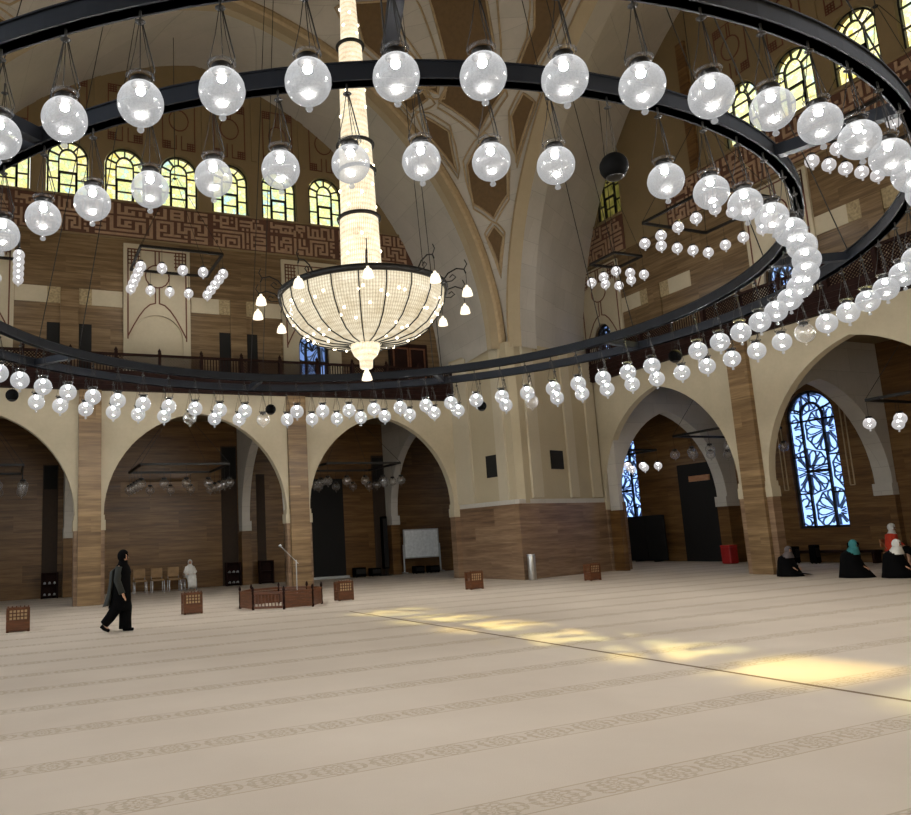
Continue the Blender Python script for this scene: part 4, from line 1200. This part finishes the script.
def figure(t, P, face=(1,0,0)):
    """P: pelvis, chest, neck, head, shoulders, elbows, wrists, knees, ankles, toes as local points; faces +x"""
    J = {}; E = []
    def j(n, p, r): J[n] = (p[0], p[1], p[2], r)
    j('pelvis', P['pelvis'], .125); pe = Vector(P['pelvis']); ch = Vector(P['chest'])
    j('waist', pe.lerp(ch, .5), .105); j('chest', P['chest'], .13); j('neck', P['neck'], .05)
    hd = Vector(P['head']); nk = Vector(P['neck'])
    j('skull', nk.lerp(hd, .55), .07); j('head', hd, .088); j('crown', hd+(hd-nk).normalized()*.075, .066)
    E += [('pelvis','waist'),('waist','chest'),('chest','neck'),('neck','skull'),('skull','head'),('head','crown')]
    for s in ('l','r'):
        j(s+'sh', P[s+'sh'], .06); j(s+'el', P[s+'el'], .043); j(s+'wr', P[s+'wr'], .028)
        E += [('chest',s+'sh'),(s+'sh',s+'el'),(s+'el',s+'wr')]
        f = Vector(P[s+'wr'])-Vector(P[s+'el']); hand(J, E, s, P[s+'wr'], f, P.get(s+'down', (.3,0,-1)), s+'wr')
        j(s+'hip', P[s+'hip'], .09); j(s+'kn', P[s+'kn'], .06); j(s+'an', P[s+'an'], .04); j(s+'to', P[s+'to'], .034)
        E += [('pelvis',s+'hip'),(s+'hip',s+'kn'),(s+'kn',s+'an'),(s+'an',s+'to')]
    me = skin_body('body', J, E, M['skin'], 'pelvis', t)
    b = MB(); h = Vector(P['head']); fx = Vector(face).normalized(); sx = Vector((-fx.y, fx.x, 0)); up = Vector((0,0,1))
    me.materials.append(M['skin']); body = link('body', me, t)
    e = MB()
    for s in (-1, 1): e.sphere(h+fx*.082+sx*s*.032+up*.012, .012, 8, 6)
    e.build('eyes', M['eye'], t)
    n = MB(); n.loft([[h+fx*(.08+d)+sx*w+up*z for w in (-ww, 0, ww)] for d, ww, z in ((.004,.006,.015),(.022,.012,-.014),(.03,.016,-.03),(.0,.012,-.036))], True); n.build('nose', M['skin'], t)
    m = MB(); m.sphere(h+fx*.08-up*.056, .016, 8, 6, (.6,1.2,.4)); m.build('mouth', M['lip'], t)
    return body
def ell(c, rx, ry, z, n=20, ax=(1,0,0)):
    a = Vector(ax).normalized(); s = Vector((-a.y, a.x, 0))
    return [Vector(c)*1+a*rx*math.cos(2*PI*k/n)+s*ry*math.sin(2*PI*k/n)+Vector((0,0,z)) for k in range(n)]
def robe(t, name, rings, mat, fold=.0, n=24):
    b = MB(); R = []
    for i, (x, y, z, rx, ry) in enumerate(rings):
        f = fold*i/(len(rings)-1)
        R.append([Vector((x+(rx*(1+f*math.sin(7*a+i*.3)))*math.cos(a), y+(ry*(1+f*math.sin(6*a+1)))*math.sin(a), z)) for a in [2*PI*k/n for k in range(n)]])
    b.loft(R, True); return b.build(name, M[mat], t)
def tubes(t, name, chains, mat):
    b = MB()
    for pts, rs in chains: b.tube(pts, rs, 12)
    return b.build(name, M[mat], t)
def hijab(t, h, face, mat, drape=None, nk=None):
    """hood around the head, open at the face, with a drape over the shoulders"""
    h = Vector(h); f = Vector(face).normalized(); s = Vector((-f.y, f.x, 0)); up = Vector((0,0,1))
    b = MB(); n, m = 24, 14; vs = []; 
    for i in range(m+1):
        ph = PI*i/m
        for k in range(n):
            a = 2*PI*k/n
            vs.append(h+up*(.02+.135*math.cos(ph))+f*(.115*math.sin(ph)*math.cos(a)-.012)+s*.108*math.sin(ph)*math.sin(a))
    fs = []
    for i in range(m):
        for k in range(n):
            l = (k+1) % n; q = (i*n+k, i*n+l, (i+1)*n+l, (i+1)*n+k)
            c = sum((vs[x] for x in q), Vector())/4-h
            if c.dot(f) > .04 and abs(c.dot(s)) < .078 and -.09 < c.z < .075: continue
            fs.append(q)
    b.add(vs, fs, True)
    nk = Vector(nk) if nk else h-up*.2
    dr = drape or [(.085,.09,-.07),(.1,.12,-.14),(.15,.2,-.22),(.17,.23,-.32),(.15,.2,-.42)]
    R = []
    for i, (rx, ry, dz) in enumerate(dr):
        c = h.lerp(nk, min(1, -dz/.2))
        R.append([Vector((c.x, c.y, h.z+dz))+f*rx*math.cos(2*PI*k/n)+s*ry*math.sin(2*PI*k/n)*(1+.03*math.sin(k*2.2)) for k in range(n)])
    b.loft(R, False); return b.build('headscarf', M[mat], t)
# walking woman
t = thing('person', 'person in a black headscarf and long dark clothes walking across the carpet', 'person', (2.1, 16.98, 0), D(-24))
figure(t, dict(pelvis=(0,0,.86), chest=(.02,0,1.18), neck=(.04,0,1.36), head=(.065,0,1.49), lsh=(.02,.16,1.27), rsh=(.02,-.16,1.27), lel=(-.07,.22,1.02), rel=(.0,-.23,1.01),
    lwr=(-.1,.22,.80), rwr=(.1,-.23,.80), lhip=(0,.09,.82), rhip=(0,-.09,.82), lkn=(.09,.09,.47), rkn=(-.06,-.09,.46), lan=(.06,.09,.08), ran=(-.3,-.09,.16), lto=(.2,.09,.04), rto=(-.22,-.09,.04)))
robe(t, 'tunic', [(.03,0,1.33,.08,.1),(.03,0,1.24,.17,.21),(.03,0,1.05,.165,.2),(.02,0,.85,.18,.215),(.02,0,.65,.19,.21),(.01,0,.47,.19,.2),(.01,0,.42,.185,.195)], 'abaya', .05)
tubes(t, 'trousers', [([(.04,.08,.8),(.08,.09,.48),(.07,.09,.25),(.07,.09,.05)], [.12,.13,.125,.13]), ([(-.01,-.08,.8),(-.06,-.09,.47),(-.18,-.09,.3),(-.3,-.09,.17)], [.12,.12,.105,.09])], 'abaya')
tubes(t, 'sleeves', [([(.02,.15,1.29),(-.06,.215,1.04),(-.115,.22,.76)], [.075,.07,.065]), ([(.02,-.15,1.29),(.0,-.225,1.03),(.105,-.23,.76)], [.075,.07,.065])], 'coat')
b = MB(); n = 22; R = []
for x, y, z, rx, ry in ((0,0,1.33,.1,.13),(-.01,0,1.24,.2,.225),(-.02,0,1.0,.21,.225),(-.04,0,.75,.24,.24),(-.08,0,.55,.28,.25)):
    R.append([Vector((x+rx*math.cos(a), y+ry*math.sin(a), z+.05*math.cos(a))) for a in [D(118)+(2*PI-D(236))*k/n for k in range(n+1)]])
b.loft(R, False); b.build('open_coat', M['coat'], t)
hijab(t, (.065,0,1.49), (1,0,0), 'abaya', None, (.04,0,1.3))
tubes(t, 'shoes', [([(.03,.09,.045),(.13,.09,.04),(.24,.09,.03)], [.045,.045,.03]), ([(-.36,-.09,.14),(-.29,-.09,.08),(-.2,-.09,.03)], [.045,.048,.03])], 'abaya')
b = MB(); b.bbox(-.32,.19,.42,-.06,.29,.62,.03); b.tube([(-.28,.24,.61),(-.24,.24,.74),(-.15,.24,.78),(-.1,.24,.73),(-.09,.24,.61)], .012, 6)
bag = b.build('handbag', M['abaya']); bag.parent = None
bag.name = 'handbag'; bag.matrix_world = t.matrix_basis.copy(); tag(bag, 'dark handbag carried at the side of the walking person', 'handbag')
# kneeling / sitting people
def kneel(label, x, y, rz, scarf, robe_m='abaya', s=1.0, extra=None, low=False):
    t = thing('person', label, 'person', (x, y, 0), rz)
    t.scale = (s, s, s)
    H = dict(pelvis=(-.12,0,.25), chest=(.03,0,.55), neck=(.08,0,.72), head=(.13,0,.84), lsh=(.03,.17,.63), rsh=(.03,-.17,.63), lel=(.08,.24,.4), rel=(.08,-.24,.4), lwr=(.26,.16,.3), rwr=(.26,-.16,.3),
        lhip=(-.1,.1,.24), rhip=(-.1,-.1,.24), lkn=(.33,.14,.1), rkn=(.33,-.14,.1), lan=(-.12,.12,.05), ran=(-.12,-.12,.05), lto=(-.26,.12,.04), rto=(-.26,-.12,.04))
    figure(t, H)
    robe(t, 'robe', [(.04,0,.71,.11,.15),(.0,0,.63,.2,.28),(.0,0,.5,.24,.33),(.02,0,.36,.28,.36),(.05,0,.2,.34,.38),(.08,0,.08,.39,.39),(.1,0,.005,.42,.4)], robe_m, .04)
    tubes(t, 'sleeves', [([(.03,.16,.64),(.08,.25,.42),(.24,.17,.31)], [.08,.085,.06]), ([(.03,-.16,.64),(.08,-.25,.42),(.24,-.17,.31)], [.08,.085,.06])], robe_m)
    hijab(t, (.13,0,.84), (1,0,0), scarf, [(.11,.12,-.04),(.13,.16,-.1),(.17,.23,-.17),(.19,.26,-.24)], (.06,0,.66))
    return t
kneel('person in a black robe and teal headscarf sitting on the carpet', 20.55, 14.25, D(-60), 'teal', 'abaya', 1.0)
w = kneel('person in a black robe and white headscarf sitting on the carpet beside the teal scarf', 20.85, 13.3, D(-75), 'whitecloth', 'abaya', .98)
robe(w, 'outstretched_legs', [(.3,0,.12,.12,.2),(.5,.0,.1,.1,.17),(.78,0,.07,.08,.13),(.92,0,.05,.05,.1)], 'abaya')
b = MB(); b.loft([[Vector((.45+x, -.02+y*w_, .18+z)) for x, y in ((0,-1),(.02,0),(0,1),(-.02,0))] for z, w_ in ((0,.02),(.06,.05),(.1,.07))]); b.build('pink_cloth', M['pink'], w)
t = kneel('person in black slumped at the foot of the banded pillar, leaning back on it', 20.4, 16.05, D(-80), 'greycloth', 'abaya', .86)
robe(t, 'outstretched_legs', [(.3,0,.12,.12,.18),(.5,.0,.1,.1,.15),(.72,0,.07,.07,.12)], 'abaya')
def sit(label, x, y, rz, scarf, robe_m, skirt, seat=.46, group=None):
    t = thing('person', label, 'person', (x, y, 0), rz)
    H = dict(pelvis=(0,0,seat+.11), chest=(.0,0,seat+.42), neck=(.03,0,seat+.6), head=(.06,0,seat+.72), lsh=(.0,.16,seat+.5), rsh=(.0,-.16,seat+.5), lel=(.06,.24,seat+.25), rel=(.06,-.24,seat+.25), lwr=(.26,.14,seat+.17), rwr=(.26,-.14,seat+.17),
        lhip=(.02,.09,seat+.1), rhip=(.02,-.09,seat+.1), lkn=(.42,.11,seat+.07), rkn=(.42,-.11,seat+.07), lan=(.42,.11,.08), ran=(.42,-.11,.08), lto=(.54,.11,.04), rto=(.54,-.11,.04))
    figure(t, H)
    robe(t, 'top', [(.03,0,seat+.58,.08,.1),(.01,0,seat+.52,.16,.22),(0,0,seat+.35,.17,.23),(.0,0,seat+.15,.2,.25),(.02,0,seat+.02,.24,.26)], robe_m, .04)
    tubes(t, 'sleeves', [([(0,.15,seat+.51),(.06,.25,seat+.27),(.24,.15,seat+.18)], [.075,.08,.06]), ([(0,-.15,seat+.51),(.06,-.25,seat+.27),(.24,-.15,seat+.18)], [.075,.08,.06])], robe_m)
    b = MB(); b.loft([[Vector((x_+.0, y_*w_, z)) for y_, z in ((-1,z0),(1,z0),(1,z1),(.5,z1+.03),(-.5,z1+.03),(-1,z1))] for x_, w_, z0, z1 in ((-.1,.2,seat+.0,seat+.15),(.2,.22,seat,seat+.15),(.42,.21,seat-.06,seat+.13),(.5,.2,.35,seat+.06),(.52,.2,.08,.3))]); b.build('skirt', M[skirt], t)
    hijab(t, (.06,0,seat+.72), (1,0,0), scarf, [(.085,.09,-.07),(.1,.12,-.13),(.13,.15,-.18)] if robe_m == 'redcloth' else [(.085,.09,-.07),(.1,.12,-.13),(.16,.2,-.2),(.18,.24,-.3),(.17,.23,-.4)], (.02,0,seat+.5))
    return t
t = sit('person wrapped in white seated on the end chair by the brown wall', 6.42, 30.93, D(-90), 'whitecloth', 'whitecloth', 'whitecloth', .6); t.scale = (.8, .8, .8)
def fold_chair(label, x, y, rz):
    t = thing('folding_chair', label, 'chair', (x, y, 0), rz, 'folding chairs')
    b = MB(); b.bbox(-.2,-.21,.42,.2,.21,.45,.01); b.build('seat', M['woodlight'], t)
    b = MB(); b.bbox(-.25,-.2,.6,-.22,.2,.85,.01); b.build('backrest', M['woodlight'], t)
    for s in (-1, 1):
        q = MB(); q.tube([(-.24,s*.21,.86),(.24,s*.21,0)], .012, 6); q.build('leg', M['woodlight'], t)
        q = MB(); q.tube([(.2,s*.19,.44),(-.22,s*.19,0)], .012, 6); q.build('leg', M['woodlight'], t)
# the two in orange red sit with their backs turned to the hall
for lab, x, y, sc in (('person in an orange red top and white headscarf sitting on a folding chair', 25.2, 16.05, 'whitecloth'), ('person in an orange red top and black headscarf sitting beside the white scarf', 25.5, 15.3, 'abaya')):
    t = sit(lab, x, y, D(-75), sc, 'redcloth', 'abaya')
    fold_chair('pale folding chair under the person in orange red with the %s headscarf' % ('white' if sc == 'whitecloth' else 'black'), x-.02, y+.02, D(-75))
# ================================================================== light
W = bpy.data.worlds.new('sky'); SC.world = W; W.use_nodes = True; nt = W.node_tree; nt.nodes.clear()
sky = nt.nodes.new('ShaderNodeTexSky'); sky.sky_type = 'NISHITA'; sky.sun_disc = False; sky.sun_elevation = D(46); sky.sun_rotation = D(90)
bg = nt.nodes.new('ShaderNodeBackground'); ow = nt.nodes.new('ShaderNodeOutputWorld')
mixn = nt.nodes.new('ShaderNodeMix'); mixn.data_type = 'RGBA'; mixn.inputs[0].default_value = .55
nt.links.new(sky.outputs[0], mixn.inputs[6]); mixn.inputs[7].default_value = (4.2,4.1,3.8,1)
nt.links.new(mixn.outputs[2], bg.inputs[0]); bg.inputs[1].default_value = .5
nt.links.new(bg.outputs[0], ow.inputs[0])
sun = bpy.data.lights.new('sun', 'SUN'); sun.energy = 14; sun.angle = D(1.6); sun.color = (1,.93,.78)
so = bpy.data.objects.new('sun', sun); COL.objects.link(so)
so.rotation_euler = Vector((-14.5, -1.0, -15)).to_track_quat('-Z', 'Y').to_euler()
SC.view_settings.view_transform = 'Standard'; SC.view_settings.look = 'None'; SC.view_settings.gamma = 1; SC.view_settings.exposure = 0
SC.view_settings.use_curve_mapping = False
SC.cycles.max_bounces = 8; SC.cycles.transparent_max_bounces = 24; SC.cycles.diffuse_bounces = 4; SC.cycles.glossy_bounces = 3
SC.cycles.use_denoising = True
SC.cycles.sample_clamp_indirect = 6
